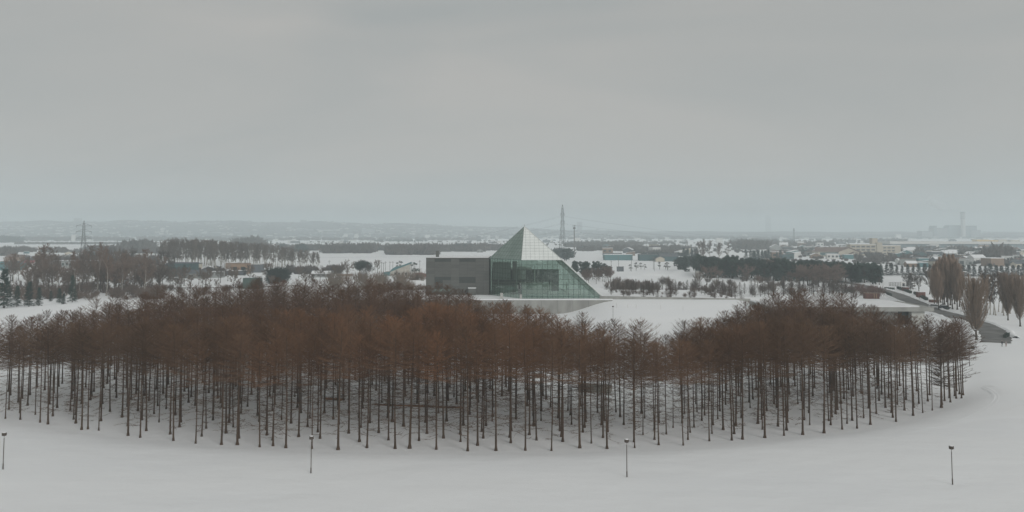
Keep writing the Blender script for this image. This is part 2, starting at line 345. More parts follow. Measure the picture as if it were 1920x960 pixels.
def larch(seed, H=16.5, cb=0.47, cr=2.7, nb=72, nt=24, edge=0.0, tw=0.016, dead=16, round_=0.75, r0=0.185, twig=spikes):
    rng = np.random.RandomState(seed)
    TP, tg = trunk_geo(rng, H, r0)
    t = (np.arange(nb) + rng.rand(nb)) / nb; t = t ** 1.12
    z = cb * H + t * (H * 0.985 - cb * H)
    az = np.arange(nb) * 2.39996 + rng.uniform(-.5, .5, nb)
    prof = np.minimum(1, 0.72 + 1.3 * t) * (1 - t) ** round_ * 1.15 + 0.06
    L = cr * prof * rng.uniform(0.7, 1.2, nb)
    if edge: L = L * (1 + edge * np.clip(np.cos(az), -0.5, 1))
    el = R(0) + R(36) * t ** 1.2 + rng.uniform(-.14, .16, nb)
    tt, _ = along(np.repeat(TP, nb, 0), np.zeros((nb, 1)))
    cx = np.interp(z, TP[0, :, 2], TP[0, :, 0]); cyy = np.interp(z, TP[0, :, 2], TP[0, :, 1])
    S = np.stack([cx, cyy, z], -1)
    k = 4; B = np.zeros((nb, k, 3)); B[:, 0] = S
    for j in range(1, k):
        e = el + (j - 1) * R(10) - R(5); B[:, j] = B[:, j - 1] + dirs(az + rng.uniform(-.12, .12, nb), e) * (L / (k - 1))[:, None]
    rad = np.linspace(1, 0.25, k)[None] * (0.018 + 0.012 * (1 - t))[:, None]
    parts = [tubes(B, rad, 3)]
    u = rng.uniform(0.12, 1.0, (nb, nt)); p, d = along(B, u)
    d = d / np.linalg.norm(d, axis=-1, keepdims=True)
    rv = rng.randn(nb, nt, 3); rv[..., 2] = np.abs(rv[..., 2]) * 0.55 + 0.10
    dd = d * 0.85 + rv * 0.55; dd /= np.linalg.norm(dd, axis=-1, keepdims=True)
    ln = rng.uniform(0.30, 0.80, (nb, nt)) * (0.26 + 0.74 * np.minimum(1, L / cr))[:, None] * (cr / 2.9)
    parts.append(twig(p.reshape(-1, 3), (p + dd * ln[..., None]).reshape(-1, 3), tw))
    crown = join(parts)
    # dead lower branches
    nd = dead; z = rng.uniform(0.10 * H, cb * H, nd) if nd else np.zeros(0)
    z = cb * H - (cb * H - 0.1 * H) * rng.rand(nd) ** 1.4
    az = rng.uniform(0, 6.28, nd); L = rng.uniform(0.9, 2.5, nd)
    S = np.stack([np.interp(z, TP[0, :, 2], TP[0, :, 0]), np.interp(z, TP[0, :, 2], TP[0, :, 1]), z], -1)
    B = np.zeros((nd, 3, 3)); B[:, 0] = S; e0 = rng.uniform(-.25, .2, nd)
    for j in (1, 2): B[:, j] = B[:, j - 1] + dirs(az + rng.uniform(-.25, .25, nd), e0 + (j - 1) * rng.uniform(-.1, .3, nd)) * (L / 2)[:, None]
    p, d = along(B, rng.uniform(0.35, 1, (nd, 6))); d = d / np.linalg.norm(d, axis=-1, keepdims=True)
    dd = d + rng.randn(nd, 6, 3) * 0.5; ln = rng.uniform(0.25, 0.8, (nd, 6, 1))
    deadg = join([tubes(B, np.array([[.028, .022, .012]]) * np.ones((nd, 1)), 3), spikes(p.reshape(-1, 3), (p + dd * ln).reshape(-1, 3), 0.017)])
    return tg, crown, deadg

def deciduous(seed, H, Rr, nl=9, ns=7, nt=16, tw=0.03, th=0.3, up=0.6, r0=0.2):
    rng = np.random.RandomState(seed)
    TP, tg = trunk_geo(rng, H * 0.72, r0, 6, 0.3)
    t = rng.uniform(th, 0.98, nl); t[0] = 0.97
    z = t * H * 0.72; az = np.arange(nl) * 2.4 + rng.rand(nl)
    S = np.stack([np.interp(z, TP[0, :, 2], TP[0, :, 0]), np.interp(z, TP[0, :, 2], TP[0, :, 1]), z], -1)
    el = up + 0.5 * (t - .5) + rng.uniform(-.2, .2, nl); L = np.minimum(Rr / np.maximum(np.cos(el), .35), (H - z) / np.maximum(np.sin(el + .25), .3)) * rng.uniform(.75, 1.05, nl)
    B = np.zeros((nl, 4, 3)); B[:, 0] = S
    for j in range(1, 4): B[:, j] = B[:, j - 1] + dirs(az + rng.uniform(-.2, .2, nl), el + 0.12 * j) * (L / 3)[:, None]
    parts = [tubes(B, np.linspace(1, .3, 4)[None] * np.full((nl, 1), r0 * .38), 4)]
    p, d = along(B, rng.uniform(.25, 1, (nl, ns))); d = d / np.linalg.norm(d, axis=-1, keepdims=True)
    rv = rng.randn(nl, ns, 3); rv[..., 2] += .35; d2 = d * .8 + rv * .6; d2 /= np.linalg.norm(d2, axis=-1, keepdims=True)
    l2 = rng.uniform(.22, .45, (nl, ns, 1)) * Rr
    C = np.stack([p, p + d2 * l2 * .5, p + d2 * l2 + np.array([0, 0, .08]) * l2], 2).reshape(-1, 3, 3)
    parts.append(tubes(C, np.array([[.045, .03, .012]]) * np.ones((len(C), 1)) * (r0 / .2), 3))
    p, d = along(C, rng.uniform(.2, 1, (len(C), nt))); d = d / np.linalg.norm(d, axis=-1, keepdims=True)
    rv = rng.randn(len(C), nt, 3); rv[..., 2] += .4; dd = d * .7 + rv * .6; dd /= np.linalg.norm(dd, axis=-1, keepdims=True)
    ln = rng.uniform(.1, .24, (len(C), nt, 1)) * Rr
    parts.append(spikes(p.reshape(-1, 3), (p + dd * ln).reshape(-1, 3), tw))
    return tg, join(parts)

def columnar(seed, H, Rr, nb=60, nt=22, tw=0.03, cb=0.12, steep=1.15, r0=0.25):
    rng = np.random.RandomState(seed)
    TP, tg = trunk_geo(rng, H, r0, 6, 0.2)
    t = np.sort(rng.rand(nb)); z = cb * H + t * (H * .9 - cb * H); az = np.arange(nb) * 2.4 + rng.rand(nb)
    S = np.stack([np.interp(z, TP[0, :, 2], TP[0, :, 0]), np.interp(z, TP[0, :, 2], TP[0, :, 1]), z], -1)
    w_ = Rr * np.sin(np.clip(0.25 + t * 0.9, 0, 1) * math.pi) ** .6 * rng.uniform(.45, 1.4, nb)
    L = np.minimum(w_ / math.cos(steep), (H * 1.03 - z))
    B = np.zeros((nb, 4, 3)); B[:, 0] = S
    for j in range(1, 4): B[:, j] = B[:, j - 1] + dirs(az + rng.uniform(-.15, .15, nb), steep - .35 + .2 * j + rng.uniform(-.1, .1, nb)) * (L / 3)[:, None]
    parts = [tubes(B, np.linspace(1, .3, 4)[None] * np.full((nb, 1), .05), 3)]
    p, d = along(B, rng.uniform(.15, 1, (nb, nt))); d = d / np.linalg.norm(d, axis=-1, keepdims=True)
    rv = rng.randn(nb, nt, 3); dd = d * .9 + rv * .38; dd[..., 2] += .25; dd /= np.linalg.norm(dd, axis=-1, keepdims=True)
    ln = rng.uniform(.4, 1.0, (nb, nt, 1)) * H / 14
    parts.append(spikes(p.reshape(-1, 3), (p + dd * ln).reshape(-1, 3), tw))
    return tg, join(parts)

def spruce(seed, H, Rr, whorls=16, per=8, nn=9, tw=0.09, cb=0.08, droop=-0.25):
    rng = np.random.RandomState(seed)
    TP, tg = trunk_geo(rng, H, 0.16 * H / 10, 6, 0.08)
    nb = whorls * per; t = np.repeat(np.arange(whorls) / whorls, per) + rng.uniform(0, .04, nb)
    z = cb * H + t * (H * .97 - cb * H); az = rng.uniform(0, 6.28, nb)
    L = Rr * (1 - t) ** .85 * rng.uniform(.65, 1.12, nb) + .12 * Rr
    S = np.stack([np.interp(z, TP[0, :, 2], TP[0, :, 0]), np.interp(z, TP[0, :, 2], TP[0, :, 1]), z], -1)
    B = np.zeros((nb, 3, 3)); B[:, 0] = S; el = droop + .5 * t
    for j in (1, 2): B[:, j] = B[:, j - 1] + dirs(az, el + .18 * (j - 1)) * (L / 2)[:, None]
    parts = [tubes(B, np.array([[.04, .03, .01]]) * np.ones((nb, 1)), 3)]
    p, d = along(B, rng.uniform(.15, 1, (nb, nn))); d = d / np.linalg.norm(d, axis=-1, keepdims=True)
    rv = rng.randn(nb, nn, 3); rv[..., 2] *= .5; dd = d + rv * .7; dd /= np.linalg.norm(dd, axis=-1, keepdims=True)
    ln = rng.uniform(.16, .4, (nb, nn, 1)) * Rr
    parts.append(spikes(p.reshape(-1, 3), (p + dd * ln).reshape(-1, 3), tw))
    # leader
    parts.append(spikes(np.array([[TP[0, -1, 0], TP[0, -1, 1], H * .93]]), np.array([[TP[0, -1, 0], TP[0, -1, 1], H * 1.03]]), .1))
    return tg, join(parts)

def clumpy(seed, H, Rr, nc=14, ns=110, tw=0.08, zlo=0.35, squash=.7, stems=1):
    rng = np.random.RandomState(seed)
    _, tg0 = trunk_geo(rng, H * .8, .2 * H / 10, 6, .35)
    tp = [tg0]
    C = []
    for i in range(nc):
        a = rng.uniform(0, 6.28); rr = Rr * math.sqrt(rng.rand()) * .78; zz = H * (zlo + (0.92 - zlo) * rng.rand() ** .8) * (1 - .25 * (rr / Rr) ** 2)
        C.append((rr * math.cos(a), rr * math.sin(a), zz))
    C.append((0, 0, H * .86)); C = np.array(C)
    st = np.array([[(0, 0, H * .3 * rng.rand() + .1 * H) for _ in C]])[0]
    if stems > 1:
        for k in range(stems):
            a = 6.28 * k / stems; st[k::stems] = (Rr * .35 * math.cos(a), Rr * .35 * math.sin(a), .0)
    mid = (st + C) / 2 + np.array([0, 0, .05 * H])
    tp.append(tubes(np.stack([st, mid, C], 1), np.array([[.1, .07, .03]]) * H / 10 * np.ones((len(C), 1)), 4))
    rad = rng.uniform(.28, .45, len(C)) * Rr
    d = rng.randn(len(C), ns, 3); d /= np.linalg.norm(d, axis=-1, keepdims=True); d[..., 2] *= squash
    q = rng.uniform(.35, .95, (len(C), ns, 1)); base = C[:, None] + d * rad[:, None, None] * q
    jit = d + rng.randn(len(C), ns, 3) * .55 + np.array([0, 0, .25]); jit /= np.linalg.norm(jit, axis=-1, keepdims=True)
    tipp = base + jit * rad[:, None, None] * rng.uniform(.25, .5, (len(C), ns, 1))
    return join(tp), spikes(base.reshape(-1, 3), tipp.reshape(-1, 3), tw)

def shrub(seed, H, Rr, n=26, nt=14, tw=0.025):
    rng = np.random.RandomState(seed)
    az = rng.uniform(0, 6.28, n); el = rng.uniform(.55, 1.4, n); L = H * rng.uniform(.7, 1.05, n)
    B = np.zeros((n, 3, 3)); B[:, 0, :2] = rng.randn(n, 2) * Rr * .25; B[:, 0, 2] = -.1
    for j in (1, 2): B[:, j] = B[:, j - 1] + dirs(az, el + .1 * j) * (L / 2)[:, None]
    p, d = along(B, rng.uniform(.25, 1, (n, nt))); d = d / np.linalg.norm(d, axis=-1, keepdims=True)
    dd = d + rng.randn(n, nt, 3) * .45; ln = rng.uniform(.12, .3, (n, nt, 1)) * H
    return join([tubes(B, np.array([[.03, .02, .01]]) * np.ones((n, 1)), 3), spikes(p.reshape(-1, 3), (p + dd * ln).reshape(-1, 3), tw)])

PROTO = {}
def proto(key, parts): PROTO[key] = [(nm, mesh_np(nm, g[0], g[1]), M[mt]) for nm, g, mt in parts]
for _, lst in PROTO.items(): pass
def plant(key, name, loc, s, rz, label, cat, group=None, color=None, tilt=0.0):
    e = empty(name, loc, rz, s)
    if tilt: e.rotation_euler = (tilt * math.cos(rz * 3), tilt * math.sin(rz * 3), rz)
    tag(e, label, cat, group)
    for nm, me, mt in PROTO[key]:
        o = link(nm, me, mt, e)
        if nm == 'dead_branches': o['kind'] = 'stuff'
        if color is not None and nm in ('crown', 'foliage'): o.color = (*color, 1)
    return e

larch_raw = []
NL = 9
for i in range(NL):
    rr = random.Random(i)
    tg, cg, dg = larch(100 + i, H=16.5, cb=rr.uniform(.56, .64), cr=rr.uniform(3.8, 4.7), nb=102, nt=25, tw=.0118, dead=rr.choice([28, 42, 58]), round_=rr.uniform(.55, .80), r0=(.122, .10, .14, .08, .112, .125, .095, .145, .075)[i])
    larch_raw.append((tg, cg, dg)); proto('larch%d' % i, [('trunk', tg, 'larch_bark'), ('crown', cg, 'larch_twig'), ('dead_branches', dg, 'dead_twig')])
for i in range(4):                       # edge trees keep branches far down one side
    tg, cg, dg = larch(200 + i, H=15.5, cb=0.13 + .05 * i, cr=3.7, nb=190, nt=52, edge=.6, dead=6, round_=.62, tw=.016)
    proto('larch_edge%d' % i, [('trunk', tg, 'larch_bark'), ('crown', cg, 'larch_twig'), ('dead_branches', dg, 'dead_twig')])
for i in range(3):                       # small open larches beyond the pyramid
    tg, cg, dg = larch(240 + i, H=9, cb=0.10, cr=2.6, nb=60, nt=20, dead=2, tw=.06)
    proto('larch_small%d' % i, [('trunk', tg, 'larch_bark'), ('crown', cg, 'larch_twig')])
def proto2(key, g, bark='bark', leaf='twig'): proto(key, [('trunk', g[0], bark), ('crown', g[1], leaf)])
for i in range(4): proto2('bare%d' % i, deciduous(300 + i, 10, 3.6 + .5 * (i % 2), nl=12, ns=8, nt=18, tw=.05))
for i in range(3): proto2('birch%d' % i, deciduous(330 + i, 14, 2.6, nl=14, ns=6, nt=16, tw=.06, th=.3, up=.95, r0=.17), 'pale_bark')
for i in range(3): proto2('poplar%d' % i, columnar(350 + i, 20, 2.5, nb=170, nt=60, tw=.042))
for i in range(2): proto2('fanpoplar%d' % i, columnar(360 + i, 20, 4.0, nb=260, nt=70, tw=.034, cb=.10, steep=1.12))
for i in range(3): proto2('spruce%d' % i, spruce(380 + i, 10, 2.5 + .3 * i, tw=.15), 'bark', 'needle')
for i in range(2): proto2('bigspruce%d' % i, spruce(390 + i, 17, 3.6, whorls=22, per=9, nn=16, tw=.10, droop=-.3), 'bark', 'needle')
for i in range(4): proto2('pine%d' % i, clumpy(400 + i, 12, 3.5, nc=18, ns=100, tw=.13, zlo=.10), 'bark', 'needle')
for i in range(2): proto2('lonepine%d' % i, clumpy(410 + i, 8, 2.6, nc=7, ns=80, tw=.09, zlo=.45), 'bark', 'needle')
proto2('spreadpine', clumpy(420, 10, 8.5, nc=34, ns=120, tw=.14, zlo=.5, stems=6), 'bark', 'needle')
proto2('denseclump', clumpy(421, 10, 9, nc=46, ns=150, tw=.17, zlo=.12, squash=.9), 'bark', 'needle')
for i in range(4): proto('shrub%d' % i, [('foliage', shrub(440 + i, 2.2, 1.6, tw=.035), 'twig')])

# ------------------------------------------------------------------ the larch grove
def inside(p, poly):
    x, y = p; c = False; j = len(poly) - 1
    for i in range(len(poly)):
        xi, yi = poly[i]; xj, yj = poly[j]
        if (yi > y) != (yj > y) and x < (xj - xi) * (y - yi) / (yj - yi) + xi: c = not c
        j = i
    return c
rng = random.Random(21)
pts = []
# front row stands along the edge
acc = 0; prev = None
fr = []
edge_px = [10, 38, 75, 90, 153, 165, 185, 240, 263, 325, 367, 415, 445, 487, 512, 536, 585, 634, 688, 741, 768, 818, 877, 930, 985, 1034, 1087, 1138, 1190, 1235, 1281, 1330, 1372, 1392, 1434, 1470, 1505, 1545, 1579, 1607, 1632, 1680, 1712, 1730, 1748, 1765, 1782, 1793]
for px in edge_px:
    py = np.interp(px, fpx, [q for _, q in FRONT]) - rng.uniform(0, 5)
    fr.append(at(px, py, -.72))
for px, py in ((1803, 748), (1799, 739), (1790, 743), (1806, 741), (1780, 747), (1771, 752), (1794, 733)): fr.append(at(px, py, -.72))
for px in (-14, -45, -80, -120): fr.append(at(px, np.interp(px, fpx, [q for _, q in FRONT]) - 3))
allp = list(fr); n_front = len(edge_px)
lo, hi = POLY.min(0), POLY.max(0)
def okd(p, d):
    for q in allp:
        if (p[0] - q[0]) ** 2 + (p[1] - q[1]) ** 2 < d * d: return False
    return True
for k in range(26000):
    p = (rng.uniform(lo[0], hi[0]), rng.uniform(lo[1], hi[1]))
    if abs(p[0]) > (p[1] * 960 / F + 7): continue
    if not inside(p, POLY): continue
    if 20 < p[0] * F / p[1] + 960 - 1060 < 95 and 187 < p[1] < 193: continue          # room for the hut
    dmin = (3.2 if p[0] > 62 else 3.3 if p[0] > 6 else 3.8) if p[1] < 200 else 5.2
    if okd(p, dmin): allp.append(p)
def larch_colour(x, y):
    px = 960 + F * x / y; r = rng.random()
    o = math.exp(-((px - 760) / 330) ** 2) * (1 - sm(205, 235, y)) + 0.45 * math.exp(-((px - 1330) / 160) ** 2) * (1 - sm(160, 190, y))
    o = float(np.clip(o * (.25 + .95 * r), 0, 1))
    dk = np.array([0.132, 0.081, 0.051]); rd = np.array([0.205, 0.102, 0.052])
    return tuple((dk * (1 - o) + rd * o) * rng.uniform(.62, 1.34))
order = sorted(range(len(allp)), key=lambda i: math.hypot(*allp[i]))
near = set(order[:300]) | set(range(n_front))
near = set(sorted(near, key=lambda i: math.hypot(*allp[i]))[:300])
ordn = lambda n: '%d%s' % (n, 'th' if 10 <= n % 100 <= 20 else {1: 'st', 2: 'nd', 3: 'rd'}.get(n % 10, 'th'))
far_idx = []; rank = {}
for i, (x, y) in enumerate(allp):
    px = 960 + F * x / y
    s = np.interp(px, [0, 400, 900, 1040, 1120, 1270, 1400, 1500, 1620, 1700, 1800], [.97, 1.08, 1.11, 1.08, 1.0, .99, 1.05, 1.08, 1.01, .97, .95]) * (rng.uniform(.90, 1.07) if y < 185 and px < 1300 else rng.uniform(.95, 1.04))
    if i not in near: far_idx.append((i, s)); continue
    c = larch_colour(x, y); z = h1(x, y)
    if i < n_front:
        lab = '%s larch from the left along the front edge of the grove' % ordn(i + 1)
        if i >= n_front - 5: lab = 'low branched larch at the tapering end of the grove, %s from its tip' % ordn(n_front - i)
        grp = 'larches along the front edge of the grove'
    else:
        fi = min(range(n_front), key=lambda q: abs(edge_px[q] - px)); rank[fi] = rank.get(fi, 0)
        lab = '%s larch back from the %s front row larch' % (ordn(1 + sum(1 for q in near if q >= n_front and min(range(n_front), key=lambda w: abs(edge_px[w] - (960 + F * allp[q][0] / allp[q][1]))) == fi and allp[q][1] < y)), ordn(fi + 1) + ' from left')
        lab = lab.replace('from left front row larch', 'front row larch counted from the left')
        grp = 'larches behind the front row of the grove'
    if px > 1738 and px < 1850 and y > 150 or (px > 1700 and y > np.interp(px, [1700, 1812], [190, 180])):
        key = 'larch_edge%d' % (rng.randrange(2) if px > 1768 else rng.randrange(4)); rz = rng.uniform(-.5, .3)
    else: key = 'larch%d' % rng.randrange(NL); rz = rng.uniform(0, 6.28)
    plant(key, 'larch_tree', (x, y, z), (s * rng.uniform(.9, 1.12), s * rng.uniform(.9, 1.12), s), rz, lab, 'larch', grp, c, tilt=abs(rng.gauss(0, .014)))
# the rest of the grove, hidden row behind row
def stuff_join(name, items, matl):
    V = []; Fq = {}; n = 0
    for (g, loc, s, rz) in items:
        v = g[0] * s; c_, s_ = math.cos(rz), math.sin(rz)
        v = np.stack([v[:, 0] * c_ - v[:, 1] * s_, v[:, 0] * s_ + v[:, 1] * c_, v[:, 2]], -1) + np.array(loc)
        V.append(v)
        for f in g[1]: Fq.setdefault(f.shape[1], []).append(f + n)
        n += len(v)
    return link(name, mesh_np(name, np.concatenate(V), [np.concatenate(f) for f in Fq.values()]), matl)
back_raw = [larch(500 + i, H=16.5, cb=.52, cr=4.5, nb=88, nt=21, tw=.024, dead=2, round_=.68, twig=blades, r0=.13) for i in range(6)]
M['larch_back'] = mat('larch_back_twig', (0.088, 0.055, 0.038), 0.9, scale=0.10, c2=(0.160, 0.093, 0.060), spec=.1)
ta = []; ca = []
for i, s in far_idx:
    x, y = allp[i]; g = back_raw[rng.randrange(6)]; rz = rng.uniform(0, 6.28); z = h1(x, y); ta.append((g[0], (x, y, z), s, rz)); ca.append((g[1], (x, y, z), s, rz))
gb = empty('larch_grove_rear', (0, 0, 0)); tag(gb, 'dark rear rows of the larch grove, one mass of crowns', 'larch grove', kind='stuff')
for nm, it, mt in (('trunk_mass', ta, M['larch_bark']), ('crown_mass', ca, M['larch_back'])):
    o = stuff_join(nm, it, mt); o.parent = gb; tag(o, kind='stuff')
import sys; print('LARCHES', len(allp), 'near', len(near))
# ------------------------------------------------------------------ the glass pyramid building
BLD = empty('glass_pyramid_building', (4, 375, TZ - .2)); tag(BLD, 'glass pyramid hall with a grey panelled box wing on the snowy terrace', 'building')
B0 = Vector(BLD.location)
def L3(p): return Vector(p) - B0
A_ = Vector((4.0, 375, 21.4)); Bq = Vector((20.8, 375, 21.4)); Cq = Vector((37.6, 375, 6.0)); Lq = Vector((-9.95, 398, 21.4)); AP = Vector((5.4, 393, 35.4))
ZB = TZ - .1
def clip_poly(poly, x0, x1, y0, y1):
    def cut(ps, ax, lim, keep_less):
        o = []
        for i in range(len(ps)):
            a, b = ps[i - 1], ps[i]
            ia = a[ax] <= lim if keep_less else a[ax] >= lim; ib = b[ax] <= lim if keep_less else b[ax] >= lim
            if ia != ib:
                t = (lim - a[ax]) / (b[ax] - a[ax]); o.append((a[0] + t * (b[0] - a[0]), a[1] + t * (b[1] - a[1])))
            if ib: o.append(b)
        return o
    for ax, lim, kl in ((0, x0, False), (0, x1, True), (1, y0, False), (1, y1, True)):
        poly = cut(poly, ax, lim, kl)
        if len(poly) < 3: return []
    return poly
def area(p): return abs(sum(p[i - 1][0] * p[i][1] - p[i][0] * p[i - 1][1] for i in range(len(p)))) / 2
def glaze(origin, u, v, poly, du, dv, gm, fm, fr=.075, gap=.03, parent=BLD, bo=-.06):
    """panes and glazing bars over a flat polygon given in u,v coordinates"""
    u = Vector(u).normalized(); v = Vector(v).normalized(); n = u.cross(v); o = L3(origin)
    P = lambda a, b, c=0.0: o + u * a + v * b + n * c
    x0 = min(p[0] for p in poly); x1 = max(p[0] for p in poly); y0 = min(p[1] for p in poly); y1 = max(p[1] for p in poly)
    nu = max(1, round((x1 - x0) / du)); nv = max(1, round((y1 - y0) / dv)); du = (x1 - x0) / nu; dv = (y1 - y0) / nv
    shared = {}
    for i in range(nu):
        for j in range(nv):
            c = clip_poly(poly, x0 + i * du + gap, x0 + (i + 1) * du - gap, y0 + j * dv + gap, y0 + (j + 1) * dv - gap)
            if len(c) < 3 or area(c) < .15: continue
            full = abs(area(c) - (du - 2 * gap) * (dv - 2 * gap)) < 1e-3
            cx, cy_ = x0 + (i + .5) * du, y0 + (j + .5) * dv
            key = 'full' if full else None
            if key and key in shared: me = shared[key]
            else:
                k = len(c); off = lambda q, w_: u * (q[0] - cx) + v * (q[1] - cy_) + n * w_
                me = bpy.data.meshes.new('pane')
                me.from_pydata([off(q, -.02) for q in c] + [off(q, .02) for q in c], [], [tuple(range(k))[::-1], tuple(range(k, 2 * k))] + [(a, (a + 1) % k, (a + 1) % k + k, a + k) for a in range(k)])
                me.materials.append(gm)
                if key: shared[key] = me
            ob = link('pane', me, None, parent, P(cx, cy_))
            # real panes never lie quite in one plane
            ob.rotation_euler = (random.gauss(0, .004), random.gauss(0, .004), random.gauss(0, .004))
    def seg(fix, ax):
        w_ = clip_poly(poly, *( (fix - .01, fix + .01, -1e3, 1e3) if ax == 0 else (-1e3, 1e3, fix - .01, fix + .01)))
        if len(w_) < 3: return None
        q = [p[1 - ax] for p in w_]; return min(q), max(q)
    for i in range(nu + 1):
        x = min(max(x0 + i * du, x0 + .02), x1 - .02); s = seg(x, 0)
        if s and s[1] - s[0] > .2: MB().bar(P(x, s[0], bo), P(x, s[1], bo), fr).build('mullion', fm, parent)
    for j in range(nv + 1):
        y = min(max(y0 + j * dv, y0 + .02), y1 - .02); s = seg(y, 1)
        if s and s[1] - s[0] > .2: MB().bar(P(s[0], y, bo * 1.1), P(s[1], y, bo * 1.1), fr * .9).build('transom', fm, parent)
H_ = A_.z - ZB
# front wall: vertical, with its end cut by the slope
glaze((A_.x, 375, ZB), (1, 0, 0), (0, 0, 1), [(0, 0), (Cq.x + .9 - A_.x, 0), (Bq.x - A_.x, H_), (0, H_)], 2.1, 2.05, M['glass_green'], M['frame_dark'])
# receding left wall
uw = (Vector((A_.x, A_.y, 0)) - Vector((Lq.x, Lq.y, 0))); wl = uw.length
glaze((Lq.x, Lq.y, ZB), uw, (0, 0, 1), [(0, 0), (wl, 0), (wl, H_), (0, H_)], 2.25, 2.05, M['glass_green'], M['frame_dark'])
# the two sloping faces that show
def face(a, b, apex, du, dv, gm, fm):
    u = (b - a).normalized(); t = apex - a; hu = t.dot(u); v = (t - u * hu); hv = v.length
    glaze(a, u, v, [(0, 0), ((b - a).length, 0), (hu, hv)], du, dv, gm, fm, .045, bo=.04)
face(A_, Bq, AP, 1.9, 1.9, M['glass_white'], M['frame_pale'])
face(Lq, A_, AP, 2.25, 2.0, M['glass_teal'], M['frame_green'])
# hidden slopes: right flank seen from inside through the glass, and back
Cb = Vector((37.6, 430, 6.0)); Bb = Vector((5.4, 412, 35.4)); Lb = Vector((-9.95, 430, ZB))
flank = empty('sloping_flank'); flank.parent = BLD
uf = Vector((0, 1, 0)); vf = (AP - Vector((Cq.x, AP.y, Cq.z))).normalized()
Lf = (Vector((Cq.x, 375, Cq.z)) - Vector((Bq.x, 375, Bq.z))).length
tot = (AP - Vector((Cq.x, AP.y, Cq.z))).length
def quad_slab(name, pts, th, m, parent=BLD):
    p = [L3(q) for q in pts]; n = (p[1] - p[0]).cross(p[2] - p[0]).normalized() * th; k = len(p)
    return MB().add([q for q in p] + [q - n for q in p], [tuple(range(k)), tuple(range(2 * k - 1, k - 1, -1))] + [(i, i + k, (i + 1) % k + k, (i + 1) % k) for i in range(k)]).build(name, m, parent)
quad_slab('glass_slope', [(Cq.x, 375.2, Cq.z), (Cq.x, 428, Cq.z), AP, (Bq.x, 375.2, Bq.z)], .05, M['glass_clear'])
quad_slab('glass_slope', [(Cq.x, 428, Cq.z), (Lq.x, 428, ZB), AP], .05, M['glass_clear'])
quad_slab('glass_slope', [(Lq.x, 428, ZB), (Lq.x, 398, 21.4), AP], .05, M['glass_clear'])
# space frame under the flank
tr = MB(); Nn = Vector((vf.z, 0, -vf.x)) * -1
if Nn.z > 0: Nn = -Nn
base = Vector((Cq.x, 375.5, Cq.z)); step = 2.6
vmax = lambda yy: tot * (1 if yy > 17 else (Lf + (tot - Lf) * yy / 18) / tot) - .5
for i in range(0, 19):
    yy = i * step
    if yy > 48: break
    vm_ = min(tot, (Lf + (tot - Lf) * min(1, yy / 18))) if yy <= 18 else tot * max(0, 1 - (yy - 18) / 35)
    for off, rr in ((.15, .05), (1.5, .05)): tr.bar(L3(base + uf * yy + Nn * off), L3(base + uf * yy + vf * vm_ + Nn * off), rr)
    j = 0
    while (j + 1) * step < vm_:
        a = base + uf * yy + vf * (j * step)
        tr.bar(L3(a + Nn * .15), L3(a + vf * step / 2 + uf * step / 2 + Nn * 1.5), .04); tr.bar(L3(a + vf * step + Nn * .15), L3(a + vf * step / 2 + uf * step / 2 + Nn * 1.5), .04)
        if i: tr.bar(L3(a + Nn * .15), L3(a - uf * step + Nn * .15), .045)
        if i: tr.bar(L3(a + Nn * 1.5), L3(a - uf * step + vf * step + Nn * 1.5), .04)
        j += 1
tr.build('truss', M['frame_white'], BLD)
def edge(name, a, b, r, m): MB().tube([L3(a), L3(b)], r, 6).build(name, m, BLD)
edge('ridge_beam', A_ + Vector((0, -.1, .05)), AP + Vector((0, 0, .05)), .11, M['frame_white'])
edge('ridge_beam', Bq + Vector((.05, -.12, .1)), AP + Vector((.05, -.05, .05)), .12, M['frame_white'])
edge('ridge_beam', Lq + Vector((0, 0, .05)), AP, .10, M['frame_green'])
edge('raking_beam', Bq + Vector((.05, -.15, .15)), Cq + Vector((.8, -.15, -.6)), .27, M['frame_white'])
edge('eaves_beam', A_ + Vector((-.02, -.08, 0)), Bq + Vector((0, -.08, 0)), .10, M['frame_white'])
edge('eaves_beam', Lq + Vector((0, -.1, 0)), A_ + Vector((0, -.1, 0)), .12, M['frame_green'])
edge('corner_post', Vector((4, 374.95, ZB)), A_, .10, M['frame_dark'])
edge('finial', AP, AP + Vector((0, 0, .9)), .06, M['frame_dark'])
# inside: floors, white rooms, columns, stair
def inner(name, x0, x1, y0, y1, z0, z1, m): MB().box(x0 - B0.x, x1 - B0.x, y0 - B0.y, y1 - B0.y, z0 - B0.z, z1 - B0.z).build(name, m, BLD)
inner('hall_floor', -9, 36, 399, 427, ZB - .3, ZB + .06, M['inner_floor']); inner('hall_floor', 5, 36.5, 376, 399, ZB - .3, ZB + .05, M['inner_floor'])
inner('gallery_floor', -9, 14, 400, 426, 10.4, 10.9, M['inner_floor']); inner('gallery_floor', -9, 9, 402, 426, 15.9, 16.3, M['inner_floor'])
inner('inner_wall', -8.6, -.5, 401, 412, 11.0, 19.5, M['inner_white']); inner('inner_wall', 2.6, 6.2, 403, 412, 11, 17.5, M['inner_white'])
inner('inner_wall', 4.5, 16.5, 400, 412, ZB + .1, 10.3, M['inner_white']); inner('inner_wall', -8.8, 2.5, 400.5, 410, ZB + .1, 9.6, M['inner_white'])
inner('lift_shaft', .2, 2.2, 400, 404, ZB + .1, 20, M['inner_floor']); inner('back_wall', -9.5, 22, 424, 425, ZB + .1, 15.5, M['inner_dark'])
for cxx in (-6, 2, 10, 17, 24, 30): inner('column', cxx - .25, cxx + .25, 396, 396.5, ZB + .1, 6 + (12 if cxx < 16 else 5), M['inner_white'])
st = MB()
